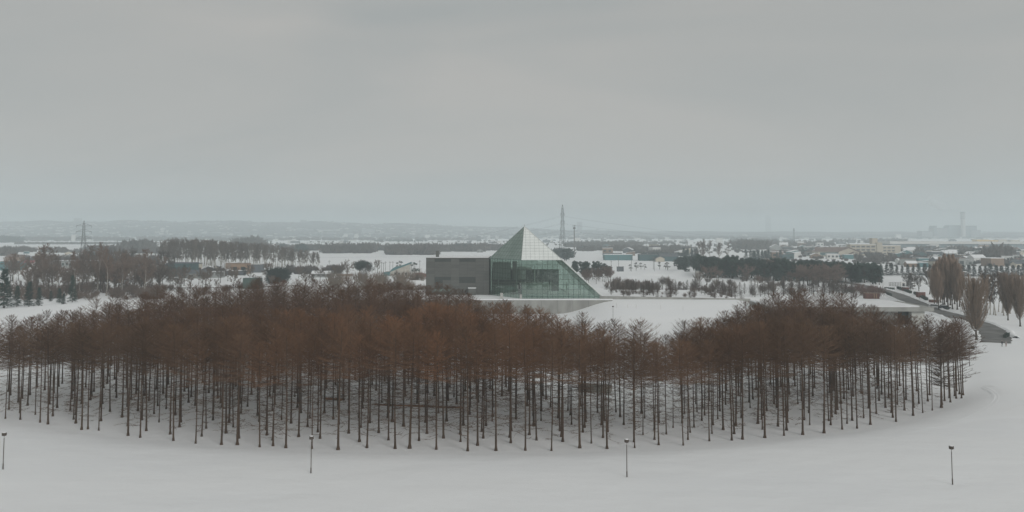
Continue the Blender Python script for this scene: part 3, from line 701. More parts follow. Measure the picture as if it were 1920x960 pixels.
for k in range(20): st.box(17 + k * .42 - B0.x, 17.5 + k * .42 - B0.x, 402 - B0.y, 404.4 - B0.y, 10.4 - k * .26 - B0.z, 10.6 - k * .26 - B0.z)
st.build('stair', M['concrete_pale'], BLD)
inner('balustrade', -8.6, 14, 399.9, 400.0, 10.95, 11.9, M['frame_dark'])
# grey box wing
AX0, AX1, AY0, AY1 = -37.9, -10.05, 398, 428
wing = MB().box(AX0 - B0.x, AX1 - B0.x, AY0 - B0.y, AY1 - B0.y, ZB - B0.z - .3, 21.3 - B0.z).build('wing', M['joint'], BLD)
MB().box(AX0 - .15 - B0.x, AX1 - B0.x, AY0 - .15 - B0.y, AY1 + .1 - B0.y, 21.3 - B0.z, 21.62 - B0.z).build('roof_edge', M['grey_panel'], wing)
MB().box(AX0 + .4 - B0.x, AX1 - .3 - B0.x, AY0 + .4 - B0.y, AY1 - .4 - B0.y, 21.62 - B0.z, 21.78 - B0.z).build('roof_snow', M['roof_snow'], wing)
MB().box(-34.3 - B0.x, -32.9 - B0.x, 405 - B0.y, 406.4 - B0.y, 21.6 - B0.z, 24.6 - B0.z).build('chimney', M['grey_panel'], wing)
cols = [-37.9, -34.2, -30.6, -27.0, -23.3, -19.7, -16.1, -12.5, -10.1]; nrow = 12; rh = (21.2 - ZB) / nrow
shades = [mat('grey_panel_%s' % 'abc'[i], c, .55, .07, .3, stretch=(1, 1, 6)) for i, c in enumerate(((.098, .100, .093), (.108, .110, .102), (.090, .093, .087)))]
for i in range(len(cols) - 1):
    for j in range(nrow):
        x0, x1 = cols[i] + .03, cols[i + 1] - .03; z0 = ZB + j * rh + .03; z1 = ZB + (j + 1) * rh - .03
        m = shades[1] if i in (0, 3, 7) else shades[0]
        if random.random() < .2: m = shades[2]
        dep = .1
        if j == 11 and i in (1, 2, 4, 5): m = M['wing_glass']; dep = .03
        elif j in (4, 5) and i in (1, 2, 4, 5): m = M['wing_glass'] if (i, j) != (2, 4) else shades[2]; dep = .04
        elif j == 2 and i == 1: m = M['wing_glass']; dep = .04
        elif j == 1 and i in (1, 2): m = M['pale_glass']; dep = .04
        nm = 'window' if m in (M['wing_glass'], M['pale_glass']) else 'facade_panel'
        MB().box(x0 - B0.x, x1 - B0.x, AY0 - dep - B0.y, AY0 - .002 - B0.y, z0 - B0.z, z1 - B0.z).build(nm, m, wing)
for j in range(nrow):
    z0 = ZB + j * rh + .03; z1 = ZB + (j + 1) * rh - .03
    for k in range(6): MB().box(AX0 - .1 - B0.x, AX0 - .002 - B0.x, AY0 + k * 5 + .03 - B0.y, AY0 + k * 5 + 4.97 - B0.y, z0 - B0.z, z1 - B0.z).build('facade_panel', shades[k % 2], wing)
MB().box(-19.2 - B0.x, -15.9 - B0.x, 395.4 - B0.y, 397.9 - B0.y, ZB - B0.z, 8.3 - B0.z).build('porch', M['grey_panel'], wing)
MB().box(-19.3 - B0.x, -15.8 - B0.x, 395.3 - B0.y, 397.9 - B0.y, 8.3 - B0.z, 8.6 - B0.z).build('porch_snow', M['roof_snow'], wing)
inner('vent_block', -4.9, -3.7, 373.5, 374.6, ZB - .3, 7.8, M['concrete_pale']); inner('vent_block', 3.2, 4.1, 370.4, 371.4, ZB - .3, 7.4, M['concrete_pale'])

# ------------------------------------------------------------------ terrace walls
tw_ = MB().box(-72, 40.5, 363.6, 364.9, -2.0, TZ + .35).build('retaining_wall', M['concrete']); tag(tw_, 'grey concrete retaining wall under the glass pyramid, its end sunk in a snow slope', 'wall')
MB().box(-72.1, 40.6, 363.45, 365.3, TZ + .35, TZ + .72).build('snow_cap', M['roof_snow'], tw_)
for k in range(18):
    x = -70 + k * 6.3
    if x < 39: MB().box(x, x + .06, 363.57, 363.65, -1, TZ + .3).build('joint', M['joint'], tw_)
pr = MB(); n = 40
for k in range(n):
    xa = 36 + k * (62 / n); xb = 36 + (k + 1) * (62 / n) - .02
    za = h1(xa, 372) ; zb = h1(xb, 372)
    z1a = 6.75 - 1.15 * (k / n) ; z1b = 6.75 - 1.15 * ((k + 1) / n)
    pr.add([(xa, 371, za - .8), (xb, 371, zb - .8), (xb, 371.8, zb - .8), (xa, 371.8, za - .8), (xa, 371, z1a), (xb, 371, z1b), (xb, 371.8, z1b), (xa, 371.8, z1a)],
           [(0, 3, 2, 1), (4, 5, 6, 7), (0, 1, 5, 4), (1, 2, 6, 5), (2, 3, 7, 6), (3, 0, 4, 7)])
pw = pr.build('parapet_wall', M['concrete']); tag(pw, 'long low grey parapet along the crest of the snow mound', 'wall')

# pavilion with cantilevered concrete roof
pv = empty('concrete_pavilion', (122, 335, 0)); tag(pv, 'flat concrete pavilion with snow covered roof behind the grove', 'pavilion')
def pvb(name, x0, x1, y0, y1, z0, z1, m): return MB().box(x0 - 122, x1 - 122, y0 - 335, y1 - 335, z0, z1).build(name, m, pv)
pvb('roof', 92, 149.5, 320, 350, 4.9, 6.35, M['concrete']); pvb('roof_snow', 92.2, 145.0, 321.5, 349.6, 6.35, 6.75, M['roof_snow'])
pvb('pillar', 142.2, 146.8, 321.5, 326, -1, 4.9, M['concrete_pale']); pvb('wall', 94, 138, 323, 348, -1, 4.9, M['concrete'])
pvb('glass_front', 138.1, 142.0, 324, 324.2, -1, 4.9, M['dark_glass']); pvb('glass_front', 141.9, 142.1, 324.3, 348, -1, 4.9, M['dark_glass'])

# ------------------------------------------------------------------ roads
def ribbon(name, pix, width, m, label, lift=.012, cat=None):
    P = [Vector((*at(*p), 0)) for p in pix]
    # smooth
    Q = []
    for i in range(len(P) - 1):
        p0, p1, p2, p3 = P[max(i - 1, 0)], P[i], P[i + 1], P[min(i + 2, len(P) - 1)]
        for k in range(8):
            t = k / 8; Q.append(.5 * ((2 * p1) + (p2 - p0) * t + (2 * p0 - 5 * p1 + 4 * p2 - p3) * t * t + (3 * p1 - p0 - 3 * p2 + p3) * t ** 3))
    Q.append(P[-1]); b = MB(); V = []
    for i, q in enumerate(Q):
        t = (Q[min(i + 1, len(Q) - 1)] - Q[max(i - 1, 0)]).normalized(); nrm = Vector((-t.y, t.x, 0))
        wd = width[0] + (width[1] - width[0]) * i / (len(Q) - 1)
        for s in (-1, -.33, .33, 1):
            v = q + nrm * s * wd / 2 * (1 + .06 * math.sin(i * 1.7)); V.append((v.x, v.y, max(h1(v.x, v.y), -.05) + lift + .03))
    Fc = [(i * 4 + k, i * 4 + k + 1, (i + 1) * 4 + k + 1, (i + 1) * 4 + k) for i in range(len(Q) - 1) for k in range(3)]
    o = b.add(V, Fc).build(name, m); tag(o, label, kind='structure'); return o
ribbon('road', [(1560, 527), (1600, 533), (1640, 541), (1678, 552), (1712, 566), (1745, 581), (1790, 592), (1830, 606), (1858, 620), (1868, 634), (1866, 643)], (11.5, 8), M['asphalt'], 'cleared asphalt park road curving past the poplars')
ribbon('road', [(-60, 549), (60, 545), (160, 541), (300, 540.5), (455, 539), (560, 536)], (7, 7), M['asphalt'], 'cleared road running behind the left bank', .016)
ribbon('road', [(-100, 463.2), (120, 463), (330, 463)], (9, 9), M['asphalt'], 'far country road across the snow fields', .02)
ribbon('road', [(560, 483), (700, 482), (860, 481)], (4, 4), M['asphalt'], 'narrow lane across the far field', .024)
# ploughed banks beside the park road
def bank(pix, offs, label):
    P = [Vector((*at(*p), 0)) for p in pix]; Q = []
    for i in range(len(P) - 1):
        for k in range(12): Q.append(P[i].lerp(P[i + 1], k / 12))
    b = MB(); V = []; rg = random.Random(int(offs * 10) + 50)
    for i, q in enumerate(Q):
        t = (Q[min(i + 8, len(Q) - 1)] - Q[max(i - 8, 0)]).normalized(); nrm = Vector((-t.y, t.x, 0)); h_ = .55 + rg.uniform(-.2, .25); j_ = rg.uniform(-.3, .3)
        for o_, z_ in ((-1.3, -.1), (-.5, h_ * .8), (.2, h_), (1.2, -.1)):
            v = q + nrm * (offs + o_ + j_); V.append((v.x, v.y, h1(v.x, v.y) + z_))
    b.add(V, [(i * 4 + k, i * 4 + k + 1, (i + 1) * 4 + k + 1, (i + 1) * 4 + k) for i in range(len(Q) - 1) for k in range(3)])
    tag(b.build('snow_bank', M['snow'], smooth=True), label, kind='structure')
RP = [(1600, 533), (1640, 541), (1678, 552), (1712, 566), (1745, 581), (1790, 592), (1830, 606), (1858, 620), (1868, 634)]
bank(RP, 5.6, 'ploughed snow bank on the far side of the park road'); bank(RP, -5.6, 'ploughed snow bank on the near side of the park road')

# ski and foot tracks: low ridges of pushed up snow
def track(pix, label, off=.35, hh=.06):
    P = [Vector((*at(*p), 0)) for p in pix]; Q = []
    for i in range(len(P) - 1):
        p0, p1, p2, p3 = P[max(i - 1, 0)], P[i], P[i + 1], P[min(i + 2, len(P) - 1)]
        for k in range(14):
            t = k / 14; Q.append(.5 * ((2 * p1) + (p2 - p0) * t + (2 * p0 - 5 * p1 + 4 * p2 - p3) * t * t + (3 * p1 - p0 - 3 * p2 + p3) * t ** 3))
    Q.append(P[-1]); b = MB()
    V = []
    for i, q in enumerate(Q):
        t = (Q[min(i + 1, len(Q) - 1)] - Q[max(i - 1, 0)]).normalized(); nrm = Vector((-t.y, t.x, 0))
        for o_, z_ in ((-off - .5, -.03), (-off, hh), (-off + .12, -.022), (off - .12, -.022), (off, hh), (off + .5, -.03)):
            v = q + nrm * o_; V.append((v.x, v.y, h1(v.x, v.y) + z_ + .015))
    b.add(V, [(i * 6 + k, i * 6 + k + 1, (i + 1) * 6 + k + 1, (i + 1) * 6 + k) for i in range(len(Q) - 1) for k in range(5)])
    tag(b.build('snow_track', M['snow']), label, kind='structure')
track([(1930, 752), (1880, 727), (1846, 722), (1800, 720)], 'faint ski track running to the tip of the grove', .3, .004)
track([(1840, 722), (1868, 742), (1850, 765), (1790, 792), (1700, 812)], 'faint foot track bending round the tip of the grove', .3, .002)

# ------------------------------------------------------------------ park lamps
def lamp(px, py, label, hh=5.0, s=1.0, loc=None):
    x, y = loc or at(px, py); z = h1(x, y)
    e = empty('park_lamp', (x, y, z)); tag(e, label, 'lamp post', 'lamp posts in the park')
    MB().tube([(0, 0, -.2), (0, 0, .75), (0, 0, .78), (0, 0, hh - .75)], [.085, .085, .058, .05], 8).build('post', M['lamp_brown'], e)
    MB().tube([(0, 0, hh - .75), (0, 0, hh - .42)], .035, 6).build('neck', M['pole_grey'], e)
    hd = MB().tube([(0, 0, hh - .42), (0, 0, hh - .36), (0, 0, hh - .02), (0, 0, hh)], [.24, .31, .31, .27], 12).build('lamp_head', M['lamp_brown'], e)
    MB().tube([(0, 0, hh + .002), (0, 0, hh + .07)], [.27, .2], 12).build('snow_cap', M['roof_snow'], hd)
    return e
lamp(5.5, 881, 'brown lamp post on open snow at the leftmost border of the picture')
lamp(583, 886, 'brown lamp post in front of the grove, second from the left')
lamp(1175.5, 894, 'brown lamp post in front of the grove, third from the left')
lamp(1786, 908, 'brown lamp post alone on open snow, rightmost in front of the grove', 5.0)
lamp(1818, 682, 'lamp post rising behind the right tip of the grove', 4.6)
lamp(1830, 651, 'lamp post beside the trunk of the small poplar', 5.4)
lamp(1146, 640, 'distant lamp post on the snow mound above the grove crowns', 5.0, loc=(36, 322))
for i, (px, py) in enumerate([(1445, 541), (1484, 538), (1702, 545), (1724, 560), (1776, 578), (1802, 585)]):
    lamp(px, py, 'thin lamp post by the park road, %s of the roadside row' % ordn(i + 1), 5.5)

# ------------------------------------------------------------------ inside the grove: hedge, hut
hx0, hy0 = at(702, 751); hx1, hy1 = at(868, 757)
def hedge_geo(seed, L, W, Hh, n, tw, r=.25):
    rg = np.random.RandomState(seed); p = np.stack([rg.uniform(0, L, n), rg.uniform(-W / 2, W / 2, n), rg.rand(n) ** .8 * Hh * .85], -1)
    d = rg.randn(n, 3); d[:, 2] = np.abs(d[:, 2]) + .2; d /= np.linalg.norm(d, axis=1, keepdims=True)
    return spikes(p, p + d * rg.uniform(.6, 1.3, (n, 1)) * r, tw)
def hedge(name, p0, p1, W, Hh, m, label, cat='hedge', dens=60, group=None, tw=.06, core=True):
    v = Vector((p1[0] - p0[0], p1[1] - p0[1], 0)); L = v.length; rz = math.atan2(v.y, v.x)
    e = empty(name, (p0[0], p0[1], h1((p0[0] + p1[0]) / 2, (p0[1] + p1[1]) / 2)), rz); tag(e, label, cat, group)
    g = hedge_geo(int(abs(p0[0]) * 7) + 3, L, W, Hh, int(L * dens), tw); link('foliage', mesh_np('foliage', g[0], g[1]), m, e)
    if core: MB().box(.1, L - .1, -W * .35, W * .35, -.3, Hh * .7).build('core', m, e)
    return e
hedge('low_hedge', (hx0, hy0), (hx1, hy1), .7, .28, M['brown_hedge'], 'long low russet hedge lying across the snow inside the grove')
hedge('low_hedge', at(608, 741), at(642, 743), .8, .45, M['brown_hedge'], 'short low russet hedge inside the grove, beside the long one')
hx, hy = at(1084, 727); hz = h1(hx, hy); hut = empty('timber_hut', (hx, hy, hz), -.25); hut.scale = (.9, .9, .9); tag(hut, 'weathered grey timber hut half hidden by trunks inside the grove', 'hut')
for k in range(7):
    MB().box(.0, 5.2, -.06, .06, .3 + k * .25, .3 + k * .25 + .22).build('plank', M['wood_dark'], hut)
    MB().box(5.21, 7.6, -.10, .02, .3 + k * .25, .3 + k * .25 + .22).build('plank', M['wood_pale'], hut)
MB().box(0.02, 7.58, .07, 3.2, -.3, 2.05).build('core', M['wood_dark'], hut)
MB().box(-.3, 7.9, -.45, 3.5, 2.07, 2.2).build('roof', M['wood_dark'], hut); MB().box(-.28, 7.88, -.43, 3.48, 2.202, 2.4).build('roof_snow', M['roof_snow'], hut)

# ------------------------------------------------------------------ people
def person(px, py, rz, label, top, legs, hgt_=1.72, stride=.16):
    x, y = at(px, py); z = h1(x, y); k = hgt_ / 1.75
    J = [(0, 0, .95), (0, 0, 1.2), (0, 0, 1.43), (0, .01, 1.52), (0, .02, 1.60), (0, .03, 1.73),
         (.19, 0, 1.42), (.25, -.02, 1.14), (.25, .10, .90), (.25, .14, .82), (-.19, 0, 1.42), (-.25, .02, 1.14), (-.24, -.08, .90), (-.24, -.06, .82),
         (.10, 0, .90), (.11, stride * .7, .5), (.11, stride * .3, .09), (.11, stride * .3 + .18, .05), (-.10, 0, .90), (-.11, -stride * .3, .5), (-.11, -stride * 1.6, .10), (-.11, -stride * 1.6 + .18, .05)]
    E = [(0, 1), (1, 2), (2, 3), (3, 4), (4, 5), (2, 6), (6, 7), (7, 8), (8, 9), (2, 10), (10, 11), (11, 12), (12, 13), (0, 14), (14, 15), (15, 16), (16, 17), (0, 18), (18, 19), (19, 20), (20, 21)]
    rad = [.17, .17, .16, .07, .10, .09, .09, .065, .05, .045, .09, .065, .05, .045, .11, .08, .06, .05, .11, .08, .06, .05]
    me = bpy.data.meshes.new('person'); me.from_pydata([(a * k, b * k, c * k) for a, b, c in J], E, []); me.update()
    o = link('person', me, None, None, (x, y, z), rz)
    m = bpy.data.materials.new('clothes'); m.use_nodes = True; n = m.node_tree; b = n.nodes['Principled BSDF']; b.inputs['Roughness'].default_value = .9
    tcn = n.nodes.new('ShaderNodeTexCoord'); sp = n.nodes.new('ShaderNodeSeparateXYZ'); rp = n.nodes.new('ShaderNodeValToRGB'); dv = n.nodes.new('ShaderNodeMath'); dv.operation = 'DIVIDE'; dv.inputs[1].default_value = 1.85 * k
    n.links.new(tcn.outputs['Object'], sp.inputs[0]); n.links.new(sp.outputs[2], dv.inputs[0]); n.links.new(dv.outputs[0], rp.inputs[0]); n.links.new(rp.outputs[0], b.inputs[0])
    rp.color_ramp.interpolation = 'CONSTANT'; es = rp.color_ramp.elements; es[0].position = 0; es[0].color = (.03, .025, .02, 1); es[1].position = .07; es[1].color = (*legs, 1)
    for p_, c_ in ((.49, top), (.825, (.35, .22, .16)), (.925, (.03, .025, .02))):
        q = es.new(p_); q.color = (*c_, 1)
    me.materials.append(m)
    sk = o.modifiers.new('skin', 'SKIN'); o.modifiers.new('sub', 'SUBSURF').levels = 1; sk.use_smooth_shade = True; o.modifiers['sub'].render_levels = 1
    for i, r in enumerate(rad): me.skin_vertices[0].data[i].radius = (r * k, r * k)
    me.skin_vertices[0].data[0].use_root = True
    tag(o, label, 'person'); return o
person(1879, 650, R(200), 'person in dark clothes walking on snow by the end of the road', (.012, .016, .022), (.015, .02, .03), 1.75)
person(1886.5, 650, R(170), 'person in pale clothes walking beside the dark dressed one', (.30, .27, .26), (.22, .12, .10), 1.6)

# ------------------------------------------------------------------ buildings
def house(px, py, wpx, hpx, label, wall='white_wall', roof='gable', rcol='roof_snow', rz=0.0, depth=None, rise=.35, name='house', cat='house', group=None, wins=0, storeys=1, loc=None, axis_='x', snow=False, Ymul=1.0):
    x, y = loc or at(px, py); m = y / F; W = wpx * m; Hh = hpx * m; D = depth or W * .8; z = h1(x, y)
    e = empty(name, (x, y + D / 2 * math.cos(rz), z), rz); tag(e, label, cat, group)
    hw, hd = W / 2, D / 2; wh = Hh * (1 - rise) if roof != 'flat' else Hh * .94
    if roof == 'shed_r' or roof == 'shed_l':
        s = 1 if roof == 'shed_r' else -1
        zl, zr = (wh, Hh * .97) if s > 0 else (Hh * .97, wh)
        wb = MB().prism([(-hw, -.4), (hw, -.4), (hw, zr), (-hw, zl)], -hd, hd).build('wall', M[wall], e)
        MB().prism([(-hw - .4, zl), (hw + .4, zr), (hw + .4, zr + .35), (-hw - .4, zl + .35)], -hd - .4, hd + .4).build('roof', M[rcol], e)
    elif roof == 'flat':
        wb = MB().box(-hw, hw, -hd, hd, -.4, wh).build('wall', M[wall], e); rf = MB().box(-hw - .25, hw + .25, -hd - .25, hd + .25, wh, Hh).build('roof', M[rcol], e)
        if snow: MB().box(-hw, hw, -hd, hd, Hh, Hh + .25).build('roof_snow', M['roof_snow'], rf)
    else:
        wb = MB().box(-hw, hw, -hd, hd, -.4, wh).build('wall', M[wall], e); o = .45
        if axis_ == 'x':      # ridge runs along x
            gb_ = MB().add([(-hw, -hd, wh), (-hw, hd, wh), (-hw, 0, Hh), (hw, -hd, wh), (hw, hd, wh), (hw, 0, Hh)], [(0, 2, 1), (3, 4, 5)]); gb_.build('gable', M[wall], e)
            rb = MB()
            for s in (-1, 1):
                pr_ = [(-hw - o, s * (hd + o), wh - .25), (hw + o, s * (hd + o), wh - .25), (hw + o, 0, Hh), (-hw - o, 0, Hh)]
                rb.add(pr_ + [(a, b, c + .28) for a, b, c in pr_], [(0, 1, 2, 3), (4, 7, 6, 5), (0, 4, 5, 1), (1, 5, 6, 2), (2, 6, 7, 3), (3, 7, 4, 0)])
            rb.build('roof', M[rcol], e)
        else:
            MB().prism([(-hw, wh), (hw, wh), (0, Hh)], -hd, hd).build('gable', M[wall], e); rb = MB()
            for s in (-1, 1):
                rb.prism([(s * (hw + o), wh - .3), (0, Hh), (0, Hh + .3), (s * (hw + o), wh + .02)], -hd - o, hd + o)
            rb.build('roof', M[rcol], e)
    for st_ in range(storeys):
        zb = wh * (st_ + .35) / storeys; zt = wh * (st_ + .72) / storeys
        for k in range(wins):
            xa = -hw + W * (k + .22) / wins; xb = -hw + W * (k + .74) / wins
            wn = MB().box(xa, xb, -hd - .06, -hd - .004, zb, zt).build('window', M['dark_glass'], e)
            if W * .5 / wins * F / y > 5: MB().box(xa - .1, xb + .1, -hd - .12, -hd - .063, zb - .14, zb).build('sill', M['grey_wall'], wn)
    return e
# left town
house(14, 507, 30, 17, 'teal blue house at the left border of the picture', 'teal', 'flat', 'slate', wins=4, storeys=2)
house(40, 506, 12, 13, 'pale green house beside the teal blue house', 'green', 'flat', 'slate', wins=2, storeys=2)
house(53, 502, 18, 13, 'small house with a dark red roof left of the pylon', 'white_wall', 'gable', 'roof_red', wins=2)
house(68, 489, 20, 11, 'blue shed roofed house left of the pylon', 'blue', 'shed_r', 'slate', rise=.4)
house(94, 487, 12, 9, 'small brown shed roofed house beyond the long barracks', 'brown_wall', 'shed_r', 'slate')
house(131, 488, 18, 12, 'pale gabled house right beside the pylon', 'grey_wall', 'gable', 'roof_snow', wins=2, axis_='y')
house(118, 502, 64, 13, 'long pale grey barracks with flat roof under the pylon', 'grey_wall', 'flat', 'slate', wins=9, depth=14, snow=True)
house(172, 503, 44, 14, 'long dark barracks right of the pylon', 'charcoal', 'flat', 'slate', depth=14, snow=True)
house(23, 489, 26, 11, 'brown roofed farmhouse near the left border', 'brown_wall', 'gable', 'roof_brown')
house(203, 527.5, 26, 6, 'low green container by the roadside', 'green', 'flat', 'slate', name='container', cat='container', depth=3)
house(213, 527, 5, 8, 'small blue kiosk at the end of the green container', 'blue', 'flat', 'slate', name='kiosk', cat='kiosk', depth=2.4)
house(298, 513, 28, 18, 'dark slant roofed wing of the modern workshop', 'charcoal', 'shed_r', 'slate', rise=.45, name='workshop')
house(336, 519, 44, 26, 'tall grey green workshop block with flat roof', 'teal_dark', 'flat', 'slate', depth=16, name='workshop', wins=2)
house(275, 518, 26, 10, 'low annex with snowy roof in front of the dark workshop', 'grey_wall', 'flat', 'roof_snow', depth=8)
house(358, 522, 50, 15, 'long grey two tier house with snowy eaves', 'grey_wall', 'gable', 'slate', wins=3, depth=11)
house(361, 510, 22, 16, 'cream house with black roof behind the grey two tier house', 'cream', 'flat', 'charcoal', depth=9)
house(403, 521, 24, 12, 'grey low shed beside the two tier house', 'grey_wall', 'flat', 'roof_snow', depth=8)
house(448, 514, 30, 20, 'house with a pale orange upper storey', 'orange', 'flat', 'brown_wall', depth=10, wins=2)
house(476, 511, 26, 16, 'long low house with white fascia right of the orange one', 'slate', 'flat', 'white_wall', depth=10)
house(440, 516, 36, 9, 'dark ground floor hall before the orange house', 'slate', 'flat', 'roof_snow', depth=5)
house(602, 520, 36, 11, 'low white bungalow with snowy gable roof', 'grey_wall', 'gable', 'roof_snow', wins=4, depth=10)
house(645, 517, 30, 4, 'low dark wall of stacked timber in the snow', 'brown_wall', 'flat', 'roof_snow', depth=2, name='timber_stack', cat='timber stack')
# teal stepped building
tx, ty = at(744, 517); m = ty / F
tb = empty('teal_hall', (tx, ty, h1(tx, ty))); tag(tb, 'teal hall with a stepped slanting roof left of the grey wing', 'hall')
MB().prism([(-24 * m, -.4), (24 * m, -.4), (24 * m, 22 * m), (6 * m, 15 * m), (-12 * m, 8 * m), (-24 * m, 7 * m)], 0, 12).build('wall', M['wood_pale'], tb)
MB().prism([(-25 * m, 6.5 * m), (-13 * m, 8 * m), (-9 * m, 13 * m), (-3 * m, 16.5 * m), (3 * m, 17 * m), (24.5 * m, 25 * m), (24.5 * m, 22 * m), (5 * m, 14.5 * m), (-13 * m, 7 * m), (-25 * m, 5.5 * m)], -.6, 12.5).build('roof', M['teal'], tb)
MB().prism([(-24.4 * m, -.3), (-14 * m, -.3), (-12 * m, 7.5 * m), (-24.4 * m, 6 * m)], -.35, -.01).build('side_panel', M['teal'], tb)
for k in range(4): MB().box((-4 + 6.5 * k) * m, (-.5 + 6.5 * k) * m, -.06, -.004, 2 * m, 6 * m).build('window', M['dark_glass'], tb)
MB().prism([(24.2 * m, -.3), (25.5 * m, -.3), (25.5 * m, 20 * m), (24.2 * m, 20 * m)], -.3, 12).build('end_wall', M['white_wall'], tb)
house(785, 519, 12, 7, 'red parked machine shelter by the grey wing', 'red', 'flat', 'roof_red', name='machine_shelter', cat='shelter', depth=4)
house(796, 519, 10, 6, 'dark red trailer beside the red shelter', 'red', 'shed_l', 'roof_red', name='trailer', cat='trailer', depth=3)
house(780, 512, 18, 9, 'white frame house behind the red shelter', 'white_wall', 'flat', 'roof_snow', depth=6, wins=3)
# green louvred box
gx_, gy_ = at(471, 542); m = gy_ / F; gb2 = empty('louvred_box', (gx_, gy_, h1(gx_, gy_))); tag(gb2, 'green louvred plant box beside the road behind the grove', 'plant box')
MB().box(-16 * m, 16 * m, .2, 5, -.4, 20 * m).build('core', M['teal_dark'], gb2)
for k in range(11): MB().box((-16 + k * 2.92) * m, (-14.2 + k * 2.92) * m, 0, .19, -.3, 20.4 * m).build('slat', M['green'], gb2)
# right side sheds
house(1160, 488, 52, 11, 'long teal shed behind the pylon', 'teal', 'flat', 'roof_snow', depth=18)
house(1150, 484, 34, 9, 'teal warehouse with pale roof behind the pylon', 'teal_dark', 'gable', 'slate', depth=18)
house(1222, 489, 44, 12, 'teal warehouse with long flat front', 'teal_dark', 'flat', 'slate', depth=18)
house(1255, 490, 34, 14, 'teal gabled barn beside the dark pine wood', 'teal_dark', 'gable', 'slate', depth=18)
house(1238, 491, 16, 10, 'pale gable end of the barn by the pine wood', 'cream', 'gable', 'slate', depth=8, axis_='y')
house(1163, 509, 13, 9, 'dark sign hoarding standing on snow', 'slate', 'flat', 'slate', depth=.6, name='hoarding', cat='hoarding')
house(1308, 521, 6, 13, 'small concrete tower on the snow heap', 'concrete', 'flat', 'concrete', depth=3, name='concrete_tower', cat='tower')
# gym
gxx, gyy = at(1568, 481); m = gyy / F; gy_o = empty('gymnasium', (gxx, gyy, 0)); tag(gy_o, 'gymnasium with broad brown gabled roof in the far town', 'gymnasium')
MB().box(-34 * m, 22 * m, 0, 26, -.4, 9 * m).build('wall', M['cream'], gy_o)
MB().box(-30 * m, 4 * m, -.1, -.005, 2 * m, 7.6 * m).build('window', M['teal_dark'], gy_o)
MB().add([(-41 * m, -1.5, 9 * m), (8 * m, -1.5, 9 * m), (22 * m, 12, 16.5 * m), (-34 * m, 12, 16.5 * m), (-41 * m, -1.5, 9.7 * m), (8 * m, -1.5, 9.7 * m), (22 * m, 12, 17.2 * m), (-34 * m, 12, 17.2 * m)],
         [(0, 3, 2, 1), (4, 5, 6, 7), (0, 1, 5, 4), (1, 2, 6, 5), (2, 3, 7, 6), (3, 0, 4, 7)]).build('roof', M['roof_brown'], gy_o)
MB().prism([(4 * m, 8.8 * m), (23 * m, 15.6 * m), (42 * m, 8 * m), (42 * m, 0), (4 * m, 0)], -2, 20).build('end_wall', M['cream'], gy_o)
for p, q in (((3 * m, 8.6 * m), (23 * m, 16.2 * m)), ((23 * m, 16.2 * m), (46 * m, 7.4 * m))): MB().prism([p, q, (q[0], q[1] + .9), (p[0], p[1] + .9)], -2.6, 20.5).build('roof_edge', M['roof_brown'], gy_o)
MB().prism([(12 * m, -.3), (40 * m, -.3), (40 * m, 5 * m), (30 * m, 8 * m), (20 * m, 3.6 * m), (12 * m, 3.6 * m)], -9, -2.1).build('porch', M['cream'], gy_o)
MB().prism([(11 * m, 3.4 * m), (20 * m, 3.4 * m), (30 * m, 8 * m), (42 * m, 4.4 * m), (42 * m, 5.2 * m), (30 * m, 9 * m), (20 * m, 4.4 * m), (11 * m, 4.4 * m)], -9.6, -2.1).build('porch_roof', M['roof_brown'], gy_o)
# school
sx, sy = at(1643, 480); m = sy / F; sch = empty('school', (sx, sy, 0)); tag(sch, 'cream three storey school with rows of windows and a stair tower', 'school')
MB().box(-48 * m, 1 * m, 0, 14, -.4, 21.5 * m).build('wall', M['cream'], sch); MB().box(1 * m, 11 * m, -1.2, 14, -.4, 25 * m).build('stair_tower', M['cream'], sch); MB().box(11 * m, 46 * m, 0, 14, -.4, 19.5 * m).build('wall', M['cream'], sch)
MB().box(-5 * m, 5 * m, 3, 13, 21.6 * m, 33 * m).build('roof_tower', M['cream'], sch)
for st_ in range(3):
    for k in range(5): MB().box((-46 + k * 9.3) * m, (-39.2 + k * 9.3) * m, -.12, -.005, (4 + st_ * 6) * m, (6.9 + st_ * 6) * m).build('window', M['slate'], sch)
    for k in range(3): MB().box((13.5 + k * 8) * m, (19 + k * 8) * m, -.12, -.005, (3.2 + st_ * 5.4) * m, (5.8 + st_ * 5.4) * m).build('window', M['slate'], sch)
MB().box(-48.2 * m, 1 * m, -.2, 14.2, 21.52 * m, 22.3 * m).build('roof', M['roof_snow'], sch); MB().box(11 * m, 46.2 * m, -.2, 14.2, 19.52 * m, 20.2 * m).build('roof', M['roof_snow'], sch)
# long hall
lx, ly = at(1820, 467.5); m = ly / F; lh = empty('long_hall', (lx, ly, 0)); tag(lh, 'very long low hall with pale roof band at the right border', 'hall')
MB().box(-147 * m, 190 * m, 0, 60, -.4, 10 * m).build('wall', M['plant_blue'], lh); MB().prism([(-152 * m, 10 * m), (195 * m, 10 * m), (195 * m, 13.4 * m), (-152 * m, 14.8 * m)], -4, 64).build('roof', M['white_wall'], lh)
MB().box(-77 * m, -60 * m, -3, -.01, -.4, 9.6 * m).build('entrance_block', M['white_wall'], lh)
for k in range(30): MB().box((-145 + k * 11) * m, (-144 + k * 11) * m, -.5, -.02, -.3, 9.9 * m).build('pier', M['plant_grey'], lh)
for k, (a, b_) in enumerate(((1832, 1855), (1856, 1872), (1873, 1888), (1896, 1912))):
    house((a + b_) / 2, 455, b_ - a, 6 - (k % 2), 'far %s block above the long hall roof, %s from its left' % ('yellow' if k < 2 else 'cream', ordn(k + 1)), 'yellow' if k < 2 else 'cream', 'flat', 'cream', depth=30, name='far_block', cat='building')
